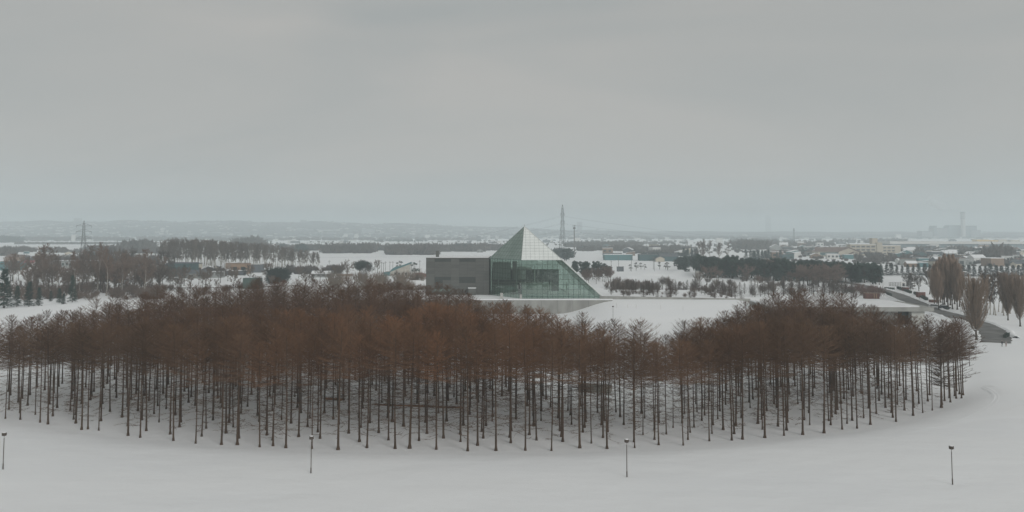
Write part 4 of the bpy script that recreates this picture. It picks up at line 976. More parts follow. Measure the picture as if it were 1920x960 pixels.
# incinerator plant with chimney
ix, iy = at(1803, 446.0); m = iy / F; ip = empty('incinerator_plant', (ix, iy, 0)); tag(ip, 'hazy incinerator plant of stepped grey blocks round a tall chimney', 'plant')
for nm, x0, x1, y0, z1, mt in (('block', -72, -52, 12, 12, 'plant_grey'), ('block', -51, -22, 6, 18, 'plant_grey'), ('block', -21.5, 8, 3, 23, 'plant_blue'), ('block', 8.2, 30, 5, 22, 'plant_blue'), ('block', 18, 36, -2, 14, 'plant_grey'), ('block', -50, -45, 4, 22, 'plant_blue'), ('block', -24, -16, 2, 21, 'plant_blue')):
    bo = MB().box(x0 * m, x1 * m, y0, y0 + 60, -.4, z1 * m).build(nm, M[mt], ip); MB().box(x0 * m - .5, x1 * m + .5, y0 - .5, y0 + 60.5, z1 * m, z1 * m + 2).build('roof', M['slate'], bo)
ch = MB().tube([(0, -20, -.5), (0, -20, 34 * m), (0, -20, 48 * m)], [4.4 * m, 4.1 * m, 4.0 * m], 16).build('chimney', M['white_wall'], ip, smooth=False)
for k, (a, b_) in enumerate(((35.5, 36.8), (39, 40.2), (42.5, 43.6), (45.5, 48.3))): MB().tube([(0, -20, a * m), (0, -20, b_ * m)], 4.35 * m, 16).build('band', M['slate'], ch)

# smaller town houses, right
rt = random.Random(5)
kinds = [('white_wall', 'roof_snow'), ('grey_wall', 'roof_snow'), ('cream', 'slate'), ('teal_dark', 'slate'), ('slate', 'roof_snow'), ('brown_wall', 'roof_snow'), ('teal', 'roof_snow'), ('grey_wall', 'roof_brown')]
wn_ = {'white_wall': 'white', 'grey_wall': 'grey', 'cream': 'cream', 'teal_dark': 'dark teal', 'slate': 'slate grey', 'brown_wall': 'brown', 'teal': 'teal'}; rn_ = {'roof_snow': 'snowy', 'slate': 'slate', 'roof_brown': 'brown'}
placed = []
def scatter(n, x0, x1, y0, y1, where, grp, wmin=9, wmax=22):
    k = 0; tries = 0
    while k < n and tries < 4000:
        tries += 1; px = rt.uniform(x0, x1); py = rt.uniform(y0, y1); wpx = rt.uniform(wmin, wmax) * (py - 435) / 45
        if any(abs(px - a) < (wpx + c) * .5 and abs(py - b) < 2.2 for a, b, c in placed): continue
        placed.append((px, py, wpx)); wl_, rf_ = rt.choice(kinds); k += 1
        house(px, py, wpx, wpx * rt.uniform(.38, .6) + 1, '%s house with %s roof %s' % (wn_[wl_], rn_[rf_], where), wl_, rt.choice(['gable', 'gable', 'flat', 'shed_r']), rf_, rz=rt.uniform(-.5, .5), group=grp + ', %s walls, %s roof' % (wn_[wl_], rn_[rf_]), wins=rt.choice([0, 2, 3]), axis_=rt.choice('xy'))
scatter(84, 1690, 1925, 468, 502, 'in the town below the long hall', 'houses of the town on the right')
scatter(40, 1440, 1600, 462, 487, 'in the town around the gymnasium', 'houses around the gymnasium', 10, 24)
scatter(14, 1080, 1290, 464, 483, 'on the plain right of the pylon', 'houses on the plain behind the pylon', 10, 24)
scatter(20, 500, 900, 464, 476, 'among far trees behind the wing', 'houses among the far trees', 8, 18)
scatter(8, 0, 300, 470, 484, 'on the left snow fields', 'houses on the left snow fields', 8, 16)
scatter(12, 200, 480, 504, 514, 'before the birch wood', 'houses of the hamlet before the birch wood', 10, 16)

# ------------------------------------------------------------------ vehicles
def car(px, py, rz, m, label, s=1.0):
    x, y = at(px, py); e = empty('parked_car', (x, y, h1(x, y) + .06), rz, s); tag(e, label, 'car')
    b = MB(); W = .85
    prof = [(-2.1, .35), (2.1, .35), (2.15, .72), (1.25, .88), (.75, 1.42), (-1.3, 1.45), (-1.95, .92), (-2.15, .85)]
    b.prism(prof, -W, W).build('body', M[m], e)
    MB().prism([(1.12, .92), (.72, 1.36), (-1.22, 1.38), (-1.75, .94)], -W - .012, -W - .002).build('side_window', M['dark_glass'], e); MB().prism([(1.12, .92), (.72, 1.36), (-1.22, 1.38), (-1.75, .94)], W + .002, W + .012).build('side_window', M['dark_glass'], e)
    for a in (-1.3, 1.3):
        for s_ in (-1, 1): MB().tube([(a, s_ * (W - .12), .32), (a, s_ * (W + .06), .32)], .33, 12).build('wheel', M['black'], e)
    for s_ in (-1, 1): MB().box(2.13, 2.17, s_ * .6 - .14, s_ * .6 + .14, .58, .7).build('headlight', M['white_wall'], e)
    MB().prism([(-1.25, 1.455), (.7, 1.43), (.66, 1.52), (-1.2, 1.55)], -.75, .75).build('roof_snow', M['roof_snow'], e)
car(1754, 578, R(-35), 'car_white', 'white car half buried by the bend of the park road', 1.25)
car(1771, 579, R(-8), 'car_dark', 'dark car parked beside the white car at the park road', 1.1)
for i, (px, py) in enumerate([(226, 527), (236, 526.5), (248, 527), (262, 527.5), (330, 525.5), (318, 526)]):
    car(px, py, R(5 + 170 * (i % 2)), ['car_dark', 'blue', 'car_white', 'slate', 'car_dark', 'car_white'][i], '%s car parked in the yard by the green container, %s from it' % (['dark', 'blue', 'white', 'grey', 'black', 'pale'][i], ordn(i + 1)))

# ------------------------------------------------------------------ roadside hedges, brick huts, gate
for i, (a, b_) in enumerate((((1659, 542), (1677, 543)), ((1683, 541), (1708, 550)), ((1715, 551), (1738, 563)), ((1766, 575), (1776, 580)), ((1632, 541), (1652, 548)), ((1657, 549), (1670, 556)))):
    hedge('clipped_hedge', at(*a), at(*b_), 1.6, 1.5, M['hedge'], 'dark clipped hedge beside the park road, %s along it' % ordn(i + 1), dens=40, group='clipped hedges along the park road', tw=.08)
for i, (px, py, wp, hp) in enumerate(((1700, 546, 9, 7), (1729, 558, 13, 10), (1754, 567, 14, 4), (1636, 560, 26, 10))):
    x, y = at(px, py); m = y / F; e = empty('brick_block', (x, y, h1(x, y))); tag(e, ['small red brick block behind the second hedge', 'red brick block behind the third hedge', 'long low red brick wall by the poplars', 'red brick house with pale pilasters beside the park road'][i], 'brick wall')
    MB().box(-wp * m / 2, wp * m / 2, 0, 3, -.3, hp * m).build('wall', M['brick'], e); MB().box(-wp * m / 2 - .1, wp * m / 2 + .1, -.1, 3.1, hp * m, hp * m + .2).build('coping', M['roof_snow' if i < 2 else 'brown_wall'], e)
    if i == 3:
        for k in (2.5, 6.5): MB().box(k * m, (k + 1.6) * m, -.25, -.01, -.3, hp * m - .05).build('pilaster', M['orange'], e)
x, y = at(1668, 537); e = empty('gate_fence', (x, y, 0)); tag(e, 'pale mesh gate fence at the bend of the park road', 'fence'); m = y / F
for k in range(15): MB().box((k * 3 - 1) * m, (k * 3 - .4) * m, 0, .12, -.2, 8 * m).build('post', M['pole_grey'], e)
for k in range(5): MB().box(-1 * m, 42 * m, .13, .17, (1 + k * 1.6) * m, (1.4 + k * 1.6) * m).build('rail', M['pole_grey'], e)
x, y = at(1694, 538); e = empty('gate_pillar', (x, y, 0)); tag(e, 'white gate pillar with dark sign at the end of the mesh fence', 'gate pillar')
MB().box(-1.4, 1.4, 0, 1.2, -.2, 3).build('pillar', M['white_wall'], e); MB().box(-.6, .8, -.06, -.005, .4, 2.2).build('sign_plate', M['black'], e)
hedge('dark_bush', at(1821, 651), at(1827, 651), 1.2, 1.0, M['hedge'], 'small dark green bush on the snow behind the grove tip', 'bush', 60, tw=.08)
hedge('dark_bush', at(1884, 634), at(1891, 629), 1.0, 1.2, M['hedge'], 'small dark bush at the end of the park road', 'bush', 60, tw=.08)

# ------------------------------------------------------------------ background trees
bt = random.Random(33)
BR = [(.105, .085, .072), (.125, .098, .082), (.088, .076, .068), (.14, .105, .08)]
def tree(kind, px, py, hpx, label, cat, group=None, c=None, name='bare_tree', n=None, base_h=10.0, loc=None, sx=1.0):
    x, y = loc or at(px, py); m = y / F; s = hpx * m / base_h
    nn = n or {'bare': 4, 'birch': 3, 'poplar': 3, 'fanpoplar': 2, 'spruce': 3, 'bigspruce': 2, 'pine': 4, 'lonepine': 2, 'shrub': 4, 'larch_small': 3}[kind]
    return plant('%s%d' % (kind, bt.randrange(nn)), name, (x, y, h1(x, y)), (s * sx, s * sx, s), bt.uniform(0, 6.28), label, cat, group, c or bt.choice(BR))
GR = [(.032, .058, .045), (.039, .066, .051), (.028, .049, .040), (.036, .060, .050)]
# conifers behind the left bank
for i, (px, Yd, top) in enumerate([(10, 392, 503), (33, 400, 535), (56, 398, 527), (74, 405, 538), (112, 420, 540), (137, 425, 515), (120, 410, 550), (96, 430, 545)]):
    p = atY(px, top, Yd); zb = h1(p[0], Yd); s = (p[2] - zb) / 17 * 1.0
    e = plant('bigspruce%d' % (i % 2), 'spruce_tree', (p[0], Yd, zb), (s * (1.0 if i != 5 else .8),) * 2 + (s,), bt.uniform(0, 6), ['tall dark spruce at the left border behind the snow bank', 'dark spruce behind the left snow bank, second from the border', 'broad dark spruce behind the left snow bank, third from the border', 'small dark spruce behind the left snow bank, fourth from the border', 'spruce standing just left of the slender spire spruce', 'slender spire shaped spruce behind the left snow bank', 'short spruce at the foot of the spire spruce', 'short spruce between the two spruce groups'][i], 'spruce', 'spruces behind the left bank', GR[i % 4])
# bare trees behind the left bank
for k in range(80):
    px = bt.uniform(15, 300); py = bt.uniform(525, 556); hp = bt.uniform(34, 62) * (py - 435) / 105
    tree(bt.choice(['bare', 'birch', 'bare']), px, py, hp, 'bare brown tree in the thicket behind the left snow bank', 'tree', 'bare trees behind the left bank', c=bt.choice([(.175, .125, .1), (.15, .115, .095), (.195, .14, .112)]), base_h=10.5)
for k in range(30):
    px = bt.uniform(200, 600); py = bt.uniform(526, 546)
    tree('bare', px, py, bt.uniform(16, 34), 'small bare roadside tree behind the grove', 'tree', 'small bare trees by the left road', c=bt.choice([(.15, .115, .092), (.125, .1, .085)]))
for k, (px, py, hp) in enumerate([(205, 520, 48), (222, 516, 42), (236, 517, 44), (190, 505, 38), (262, 514, 36), (305, 517, 44), (318, 522, 40), (180, 488, 18), (205, 488, 24), (212, 486, 22), (230, 490, 20), (245, 492, 28), (395, 526, 24), (410, 525, 24), (427, 527, 26), (440, 526, 24), (300, 548, 52), (560, 522, 22), (625, 520, 22), (632, 524, 26), (638, 521, 20), (650, 524, 34), (675, 512, 22), (690, 520, 24), (708, 512, 24)]):
    tree('bare', px, py, hp, 'larger bare tree in the hamlet behind the grove', 'tree', 'bare trees of the hamlet')
# birch wood
for k in range(230):
    px = bt.uniform(300, 600); py = 503 - bt.random() ** 1.6 * 22; top = np.interp(px, [300, 340, 400, 480, 540, 600], [455, 452, 455, 460, 466, 478]) + bt.uniform(-3, 5)
    tree('birch', px, py, (py - top) * 1.0, 'slim pale trunked birch in the dense birch wood', 'birch', 'birches of the birch wood', c=bt.choice([(.15, .125, .105), (.165, .138, .117), (.135, .115, .1)]), name='birch_tree', base_h=13.5, sx=1.05)
# evergreens in the hamlet
def single(key, px, py, hpx, base, label, cat='pine', c=None, name='pine_tree', sx=1.0):
    x, y = at(px, py); s = hpx * y / F / base; return plant(key, name, (x, y, h1(x, y)), (s * sx, s * sx, s), bt.uniform(0, 6), label, cat, None, c or GR[0])
single('denseclump', 521, 532, 29, 10.4, 'wide dense clump of dark evergreen beside the green louvred box', 'evergreen', (.018, .03, .024), 'evergreen_clump', .95)
single('pine0', 459, 517, 17, 12, 'round dark evergreen left of the dense clump', 'evergreen', (.018, .03, .026), 'evergreen_tree', 1.25)
single('spreadpine', 682, 516, 27, 10.2, 'broad spreading pine on several stems in the snow field', 'pine', (.026, .042, .033), 'pine_tree', .78)
single('lonepine0', 778, 517, 26, 8, 'pine beside the teal stepped hall', 'pine', GR[1]); single('lonepine1', 750, 512, 24, 8, 'pine showing above the teal stepped hall roof', 'pine', GR[1]); single('spruce0', 346, 522, 26, 10, 'small spruce before the grey two tier house', 'spruce', GR[2], 'spruce_tree')
# shrubs between the grove and the teal hall
for k in range(60):
    px = bt.uniform(610, 800); py = bt.uniform(524, 556)
    tree('shrub', px, py, bt.uniform(11, 22), 'leafless tan shrub on the snowy slope behind the grove', 'shrub', 'tan shrubs left of the grey wing', c=bt.choice([(.2, .15, .11), (.17, .135, .105), (.22, .165, .125)]), name='bare_shrub', base_h=2.2, sx=1.2)
for k in range(85):
    tree('shrub', bt.uniform(-5, 300), bt.uniform(542, 566), bt.uniform(9, 20), 'leafless brown shrub in the thicket behind the left snow bank', 'shrub', 'shrubs behind the left bank', c=bt.choice([(.14, .1, .08), (.16, .118, .095), (.12, .09, .075)]), name='bare_shrub', base_h=2.2, sx=1.3)
for k in range(36):
    px = bt.uniform(160, 470); py = bt.uniform(541, 556)
    tree('shrub', px, py, bt.uniform(7, 13), 'low leafless shrub along the road behind the grove', 'shrub', 'shrubs along the left road', c=bt.choice([(.14, .105, .085), (.16, .12, .095)]), name='bare_shrub', base_h=2.2, sx=1.4)
# right of the pyramid
for k in range(15):
    px = bt.uniform(1066, 1150); py = bt.uniform(512, 524); top = np.interp(px, [1066, 1090, 1130, 1150], [488, 487, 489, 496])
    tree('pine', px, py, (py - top) * bt.uniform(.85, 1.02), 'dark pine in the small wood right of the pyramid', 'pine', 'pines right of the pyramid', c=bt.choice(GR), name='pine_tree', base_h=12)
for k in range(6): tree('pine', bt.uniform(1042, 1068), bt.uniform(487, 490), bt.uniform(18, 25), 'dark pine clustered round the pylon foot', 'pine', 'pines at the pylon foot', c=GR[3], name='pine_tree', base_h=12)
for k in range(12): tree('bare', bt.uniform(1095, 1150), bt.uniform(524, 534), bt.uniform(20, 30), 'bare reddish tree before the small pine wood', 'tree', 'bare trees before the small pine wood', c=(.15, .108, .092))
for k in range(26): tree('shrub', bt.uniform(1130, 1210), bt.uniform(534, 546), bt.uniform(8, 16), 'leafless shrub on the bank right of the pyramid', 'shrub', 'shrubs right of the pyramid', c=bt.choice([(.15, .12, .1), (.17, .13, .11)]), name='bare_shrub', base_h=2.2)
for i, (px, py, hp) in enumerate([(1182, 508, 13), (1193, 507, 16), (1202, 505, 13), (1209, 506, 11), (1237, 505, 15), (1248, 505, 12), (1252, 507, 16)]):
    single('lonepine%d' % (i % 2), px, py, hp, 8, 'small pine on the open snow, %s from the left beyond the hoarding' % ordn(i + 1), 'pine', (.05, .055, .047))
# little larches on the bank and terrace, same kind as the grove's
ll = sorted([bt.uniform(1136, 1600) for _ in range(84)])
for i, px in enumerate(ll):
    py = bt.uniform(549, 557) - max(0, (px - 1400) * .012)
    tree('larch_small', px, py, bt.uniform(17, 31), 'small open larch beyond the parapet, %s from the pyramid' % ordn(i + 1), 'larch', 'small larches beyond the parapet', c=bt.choice([(.085, .068, .058), (.1, .077, .065)]), name='small_larch_tree', base_h=9)
for i in range(46):
    Y_ = bt.uniform(377, 428); px = bt.uniform(1140, 1392) - (Y_ - 377) * .4; x = (px - 960) / F * Y_
    if x < 41 + (Y_ - 375) * .1: continue
    tree('larch_small', px, 0, bt.uniform(14, 27), 'small open larch on the terrace just behind the parapet', 'larch', 'small larches on the terrace', c=bt.choice([(.085, .068, .058), (.1, .077, .065)]), name='small_larch_tree', base_h=9, loc=(x, Y_))
for i in range(60):
    Y_ = bt.uniform(376, 430); px = bt.uniform(1140, 1400) - (Y_ - 377) * .4; x = (px - 960) / F * Y_
    if x < 41 + (Y_ - 375) * .1: continue
    tree('shrub', px, 0, bt.uniform(4, 9), 'low leafless shrub on the terrace behind the parapet', 'shrub', 'shrubs on the terrace', c=bt.choice([(.13, .1, .085), (.16, .125, .105)]), name='bare_shrub', base_h=2.2, loc=(x, Y_))
# dark pine wood
for k in range(250):
    px = bt.uniform(1262, 1652); base_ = np.interp(px, [1262, 1320, 1420, 1500, 1600, 1652], [508, 520, 527, 528, 531, 534]); py = base_ - bt.random() ** 1.5 * 20
    top = np.interp(px, [1262, 1285, 1310, 1360, 1400, 1440, 1470, 1480, 1492, 1500, 1530, 1560, 1600, 1640, 1652], [484, 477, 477, 481, 481, 484, 480, 486, 490, 484, 487, 489, 489, 492, 500]) + bt.uniform(-2, 4)
    tree('pine' if bt.random() < .75 else 'spruce', px, py, (py - top), 'dark conifer in the long pine wood', 'pine', 'conifers of the long pine wood', c=bt.choice(GR), name='pine_tree', base_h=12, sx=.9)
for i, (px, py, hp) in enumerate([(1500, 534, 36), (1515, 536, 38), (1535, 538, 40), (1553, 538, 40), (1570, 536, 34), (1325, 535, 33), (1400, 528, 30), (1440, 524, 36), (1505, 537, 32), (1525, 540, 36), (1545, 540, 38), (1562, 540, 34), (1578, 536, 28), (1420, 538, 20), (1484, 536, 24), (1347, 530, 22)]):
    tree('bare', px, py, hp, 'round bare tree before the long pine wood, near its %s end' % ('left' if px < 1460 else 'right'), 'tree', 'round bare trees before the pine wood, %s half' % ('left' if px < 1460 else 'right'), c=(.20, .152, .13), sx=1.5)
for k in range(9): tree('birch', bt.uniform(1306, 1368), bt.uniform(486, 490), bt.uniform(30, 36), 'tall bare tree in the clump behind the pine wood', 'tree', 'tall bare clump behind the pine wood', c=(.15, .12, .105), base_h=13.5, sx=1.2)
for k in range(10): tree('spruce', bt.uniform(1280, 1312), bt.uniform(483, 487), bt.uniform(14, 22), 'dark conifer left of the tall bare clump', 'pine', 'conifers left of the tall bare clump', c=GR[3], name='pine_tree')
for k in range(16): tree('spruce', bt.uniform(1396, 1468), bt.uniform(484, 487), bt.uniform(13, 17), 'dark conifer in the far row right of the tall bare clump', 'pine', 'conifers right of the tall bare clump', c=GR[3], name='pine_tree')
# clipped row of conical spruces
row = [1642 + 10.2 * k for k in range(11)]
for i, px in enumerate(row): tree('spruce', px + bt.uniform(-1, 1), 517, bt.uniform(19, 25), 'conical spruce in the row left of the poplars, %s from the left' % ordn(i + 1), 'spruce', 'conical spruces left of the poplars', c=(.034, .046, .040), name='spruce_tree', sx=1.0)
row = [1806 + 10.4 * k for k in range(12)]
for i, px in enumerate(row): tree('spruce', px + bt.uniform(-1, 1), 519, bt.uniform(20, 25), 'conical spruce in the row right of the poplars, %s from the left' % ordn(i + 1), 'spruce', 'conical spruces right of the poplars', c=(.03, .042, .038), name='spruce_tree', sx=1.05)
for i, (px, py, hp) in enumerate([(1707, 543, 31), (1723, 548, 30), (1700, 535, 20), (1715, 538, 22), (1743, 552, 42)]): tree('bare' if i else 'spruce', px, py, hp, 'thin tree on the snow beside the clipped hedges, %s of them' % ordn(i + 1), 'tree', c=(.1, .085, .075), base_h=10)
# poplars
PC = [(.28, .205, .158), (.25, .185, .145), (.30, .22, .17)]
for i, (px, py, hp) in enumerate([(1757, 575, 90), (1768, 577, 98), (1778, 578, 100), (1786, 579, 100), (1795, 580, 96), (1764, 567, 90), (1790, 570, 98), (1775, 566, 96), (1752, 572, 78), (1782, 572, 100), (1799, 575, 86), (1771, 571, 98), (1760, 580, 84)]):
    x, y = at(px, py); s = hp * y / F / 20; plant('poplar%d' % (i % 3), 'poplar_tree', (x, y, h1(x, y)), (s * .9, s * .9, s), bt.uniform(0, 6), 'tall brown poplar in the clump by the road bend', 'poplar', 'poplars of the tall clump', PC[i % 3])
x, y = at(1831, 637); s = 122 * y / F / 20; plant('fanpoplar0', 'poplar_tree', (x, y, h1(x, y)), (s * 1.05, s * 1.05, s), 1.0, 'single fan shaped tan poplar standing before the road', 'poplar', None, (.25, .19, .145))
x, y = at(1913, 612); s = 100 * y / F / 20; plant('fanpoplar1', 'poplar_tree', (x, y, h1(x, y)), (s * .95, s * .95, s), 2.0, 'fan shaped tan poplar at the right border of the picture', 'poplar', None, (.24, .18, .14))
x, y = at(1890, 600); s = 90 * y / F / 20; plant('fanpoplar0', 'poplar_tree', (x, y, h1(x, y)), (s * .9, s * .9, s), 3.0, 'fan shaped poplar just left of the one at the right border', 'poplar', None, (.22, .165, .13))
for i in range(10): tree('birch', 1848 + i * 5 + bt.uniform(-2, 2), bt.uniform(584, 592), bt.uniform(66, 76), 'thin dark trunked tree in the row between the fan poplars', 'tree', 'thin trees between the fan poplars', c=(.10, .08, .07), base_h=13.5, n=3)
tree('larch_small', 1741, 632, 26, 'small open larch beside the pavilion', 'larch', c=(.08, .06, .05), name='larch_tree', base_h=9)
for k in range(88): tree('shrub', bt.uniform(1150, 1600), bt.uniform(526, 553), bt.uniform(7, 15), 'low leafless shrub among the small larches beyond the parapet', 'shrub', 'shrubs among the small larches', c=bt.choice([(.12, .095, .082), (.15, .12, .1)]), name='bare_shrub', base_h=2.2)
# orchard-like thin trees, park centre right
for k in range(22): tree('shrub', bt.uniform(1590, 1650), bt.uniform(545, 558), bt.uniform(8, 15), 'reddish shrub around the brick house', 'shrub', 'reddish shrubs by the brick house', c=(.14, .085, .07), name='bare_shrub', base_h=2.2, sx=1.3)
# posts sticking out of the snow mound
for i, (x, y) in enumerate(((40, 345), (44, 343), (47, 342), (56, 340), (64, 338))):
    o = MB().tube([(0, 0, -.2), (0, 0, 1.6)], .04, 5).build('marker_stake', M['wood_pale'], None, (x, y, h1(x, y))); tag(o, 'thin marker stake on the snow mound, %s from the wall' % ordn(i + 1), 'stake', 'stakes on the snow mound')

# ------------------------------------------------------------------ pylons, poles, wires
def pylon(px, py, hpx, wb, wt, arms, label, name='pylon', arm_len=9.0, D=None):
    if D: x, y = (px - 960) / F * D, D
    else: x, y = at(px, py)
    m = y / F; Hh = hpx * m; e = empty(name, (x, y, h1(x, y)), .35); tag(e, label, 'pylon')
    def wd(t): return wb + (wt - wb) * min(1, t / .72) if t < .72 else wt * (1 - max(0, (t - .9)) / .1 * .92)
    lv = [0, .13, .25, .36, .46, .55, .63, .70, .76, .82, .88, .94, 1.0]; r = .13
    cs = [(-1, -1), (1, -1), (1, 1), (-1, 1)]
    for c in cs: MB().tube([(c[0] * wd(t) / 2, c[1] * wd(t) / 2, t * Hh) for t in lv], [r * 1.3 - t * r * .6 for t in lv], 4).build('leg', M['steel'], e)
    br = MB()
    for a, b_ in zip(lv[:-1], lv[1:]):
        for k in range(4):
            c, d = cs[k], cs[(k + 1) % 4]
            P = lambda q, t: (q[0] * wd(t) / 2, q[1] * wd(t) / 2, t * Hh)
            br.bar(P(c, a), P(d, b_), r * .6); br.bar(P(d, a), P(c, b_), r * .6); br.bar(P(c, b_), P(d, b_), r * .6)
    br.build('bracing', M['steel'], e)
    tips = []
    for t in arms:
        for s in (-1, 1):
            a = MB(); q = (s * arm_len, 0, t * Hh)
            for yy in (-1, 1): a.bar((s * wd(t) / 2, yy * wd(t) / 2, t * Hh), q, .1); a.bar((s * wd(t) / 2, yy * wd(t) / 2, t * Hh + 2.2), q, .09)
            ar = a.build('arm', M['steel'], e); MB().tube([q, (q[0], q[1], q[2] - 2)], .12, 5).build('insulator', M['slate'], ar)
            v = Matrix.Rotation(.35, 3, 'Z') @ Vector((q[0], q[1], q[2] - 2)); tips.append(Vector((x, y, h1(x, y))) + v)
    return e, tips
p1, t1 = pylon(155, 497, 83, 6.4, 2.1, (.60, .75, .88), 'steel lattice pylon among the houses at the left', arm_len=7)
p2, t2 = pylon(1055, 486, 102, 7.6, 2.5, (.55, .68, .82), 'tall steel lattice pylon behind the glass pyramid', arm_len=2.6)
def wire(a, b_, sag, r=.032):
    pts_ = [a.lerp(b_, k / 24) - Vector((0, 0, sag * 4 * (k / 24) * (1 - k / 24))) for k in range(25)]
    return MB().tube(pts_, r, 4)
def far_tip(px, py, Yd): return Vector(atY(px, py, Yd))
we = 0
for i, tp in enumerate(t2):
    s = -1 if i % 2 == 0 else 1
    o = wire(tp, far_tip(560 - i * 4, 436 + (i // 2) * 5, 1500), 22).build('power_line', M['charcoal']); tag(o, 'thin power line running left from the tall pylon, %s of six' % ordn(i + 1), 'power line', 'power lines of the tall pylon')
    o = wire(tp, far_tip(1560 + i * 6, 437 + (i // 2) * 2, 2400), 18).build('power_line', M['charcoal']); tag(o, 'thin power line running right from the tall pylon, %s of six' % ordn(i + 1), 'power line', 'power lines of the tall pylon')
for i, py in enumerate((438.5, 441)):
    o = wire(far_tip(1560, py - 2, 2400), far_tip(2100, py - 5, 2500), 6).build('power_line', M['charcoal']); tag(o, 'thin power line crossing before the incinerator plant, %s from the top' % ordn(i + 1), 'power line', 'power lines at the right')
# antenna mast
x, y = at(1077, 482); m = y / F; e = empty('antenna_mast', (x, y, 0)); tag(e, 'thin antenna mast with platform right of the tall pylon', 'mast')
MB().tube([(0, 0, 0), (0, 0, 50 * m), (0, 0, 60 * m)], [.9, .6, .3], 6).build('mast', M['pole_grey'], e); MB().cbox((0, 0, 54 * m), (3.2, 3.2, 2)).build('platform', M['steel'], e); MB().cbox((0, 0, 58 * m), (5, 1, .6)).build('antenna', M['steel'], e)
x, y = at(1489, 452); m = y / F; e = empty('antenna_mast', (x, y, 0)); tag(e, 'hazy thin mast above the far town left of the gymnasium', 'mast'); MB().tube([(0, 0, 0), (0, 0, 24 * m)], [2.6, 1.6], 6).build('mast', M['slate'], e); MB().cbox((0, 0, 20 * m), (6, 6, 2)).build('platform', M['slate'], e)
for i, (px, py, hp) in enumerate([(715, 517, 27), (719, 514, 22), (722.5, 512, 22), (731, 513, 23), (736.5, 513, 23), (787, 516, 28), (617, 512, 24), (703, 508, 18), (1184, 509, 28), (1146, 508, 20), (1160, 510, 30), (1225, 505, 24), (1227, 508, 20), (213, 528, 34), (429, 510, 20), (380, 545, 26), (340, 540, 24)]):
    x, y = at(px, py); m = y / F; e = empty('utility_pole', (x, y, h1(x, y))); tag(e, 'thin utility pole %s, %s' % ('left of the grey wing' if px < 800 and px > 600 else 'in the left hamlet' if px < 600 else 'right of the pyramid', ordn(i + 1) + ' of the far poles'), 'utility pole', 'utility poles on the plain')
    MB().tube([(0, 0, -.3), (0, 0, hp * m)], [.2, .14], 6).build('pole', M['pole_grey'], e); MB().box(-1.1, 1.1, -.08, .08, hp * m - 1.0, hp * m - .8).build('crossarm', M['pole_grey'], e)

# ------------------------------------------------------------------ far plain: woods, towns (stuff)
fr_ = np.random.RandomState(77)
def tuft(seed, n=26, w_=.34):
    rg = np.random.RandomState(seed); a = rg.uniform(0, 6.28, n); rr = np.sqrt(rg.rand(n)) * .55; z0 = rg.rand(n) * .45
    P0 = np.stack([rr * np.cos(a), rr * np.sin(a), z0], -1); P1 = P0 + np.stack([rg.randn(n) * .22, rg.randn(n) * .22, .25 + rg.rand(n) * .45], -1); P1[:, 2] = np.minimum(P1[:, 2], 1.05)
    return spikes(P0, P1, w_ * rg.uniform(.3, .75, n))
tufts = [tuft(i) for i in range(6)]
def belt(items, x0, x1, yb0, yb1, hpx, n, jit=.4):
    for k in range(n):
        px = fr_.uniform(x0, x1); py = fr_.uniform(yb0, yb1); x, y = at(px, py); hh = hpx * fr_.uniform(1 - jit, 1 + jit) * y / F
        items.append((tufts[fr_.randint(6)], (x, y, h1(x, y) - .05 * hh), hh, fr_.uniform(0, 6.28)))
bare_i, ever_i = [], []
# (x0, x1, base y from, to, height px, count)
for a in [(0, 480, 449, 452, 7, 300), (480, 900, 449, 451, 5, 260), (1050, 1500, 446, 449, 5, 240), (0, 900, 444, 447, 3.5, 500), (900, 1920, 442, 446, 3.2, 600),
          (28, 62, 470, 473, 9, 40), (80, 125, 471, 474, 8, 45), (120, 150, 472, 474, 6, 20), (165, 200, 473, 476, 13, 40), (180, 225, 474, 477, 14, 50), (225, 310, 471, 476, 9, 80),
          (232, 280, 469, 472, 18, 45), (0, 26, 476, 480, 14, 30), (440, 495, 460, 466, 16, 70), (400, 480, 464, 469, 8, 60), (575, 605, 467, 470, 10, 30), (610, 700, 470, 475, 14, 110), (660, 800, 466, 470, 9, 110),
          (730, 812, 473, 478, 15, 120), (800, 905, 468, 472, 12, 110), (905, 960, 466, 470, 10, 50), (490, 580, 463, 468, 6, 70), (1060, 1200, 461, 464, 9, 150), (1085, 1200, 468, 471, 8, 90), (1150, 1290, 468, 471, 9, 120),
          (1180, 1290, 474, 476, 7, 60), (1370, 1460, 452, 456, 6, 80), (1380, 1440, 462, 468, 13, 80), (1440, 1560, 455, 462, 6, 130), (1560, 1700, 450, 456, 5, 120), (1470, 1600, 466, 476, 6, 110), (1600, 1700, 478, 492, 9, 80), (1690, 1920, 470, 500, 10, 200), (1850, 1890, 480, 490, 22, 30), (50, 300, 486, 500, 11, 120), (250, 420, 508, 520, 10, 60), (540, 640, 506, 514, 10, 50), (1440, 1925, 460, 500, 5, 420), (900, 1290, 451, 462, 3, 190), (480, 900, 453, 462, 3, 110), (1070, 1290, 455, 458, 4, 130), (1290, 1480, 456, 474, 4, 150)]: belt(bare_i, *a)
for a in [(0, 40, 452, 455, 10, 50), (30, 130, 449, 451, 6, 60), (560, 568, 470, 473, 14, 8), (525, 535, 464, 467, 9, 8), (690, 705, 468, 472, 12, 12), (860, 880, 468, 471, 12, 14), (700, 800, 452, 453, 4, 40), (1040, 1070, 478, 484, 14, 30), (1200, 1290, 478, 480, 6, 40), (1690, 1920, 474, 498, 9, 46), (1500, 1600, 468, 478, 7, 24), (170, 195, 493, 498, 9, 26), (165, 190, 480, 484, 8, 24)]: belt(ever_i, *a)
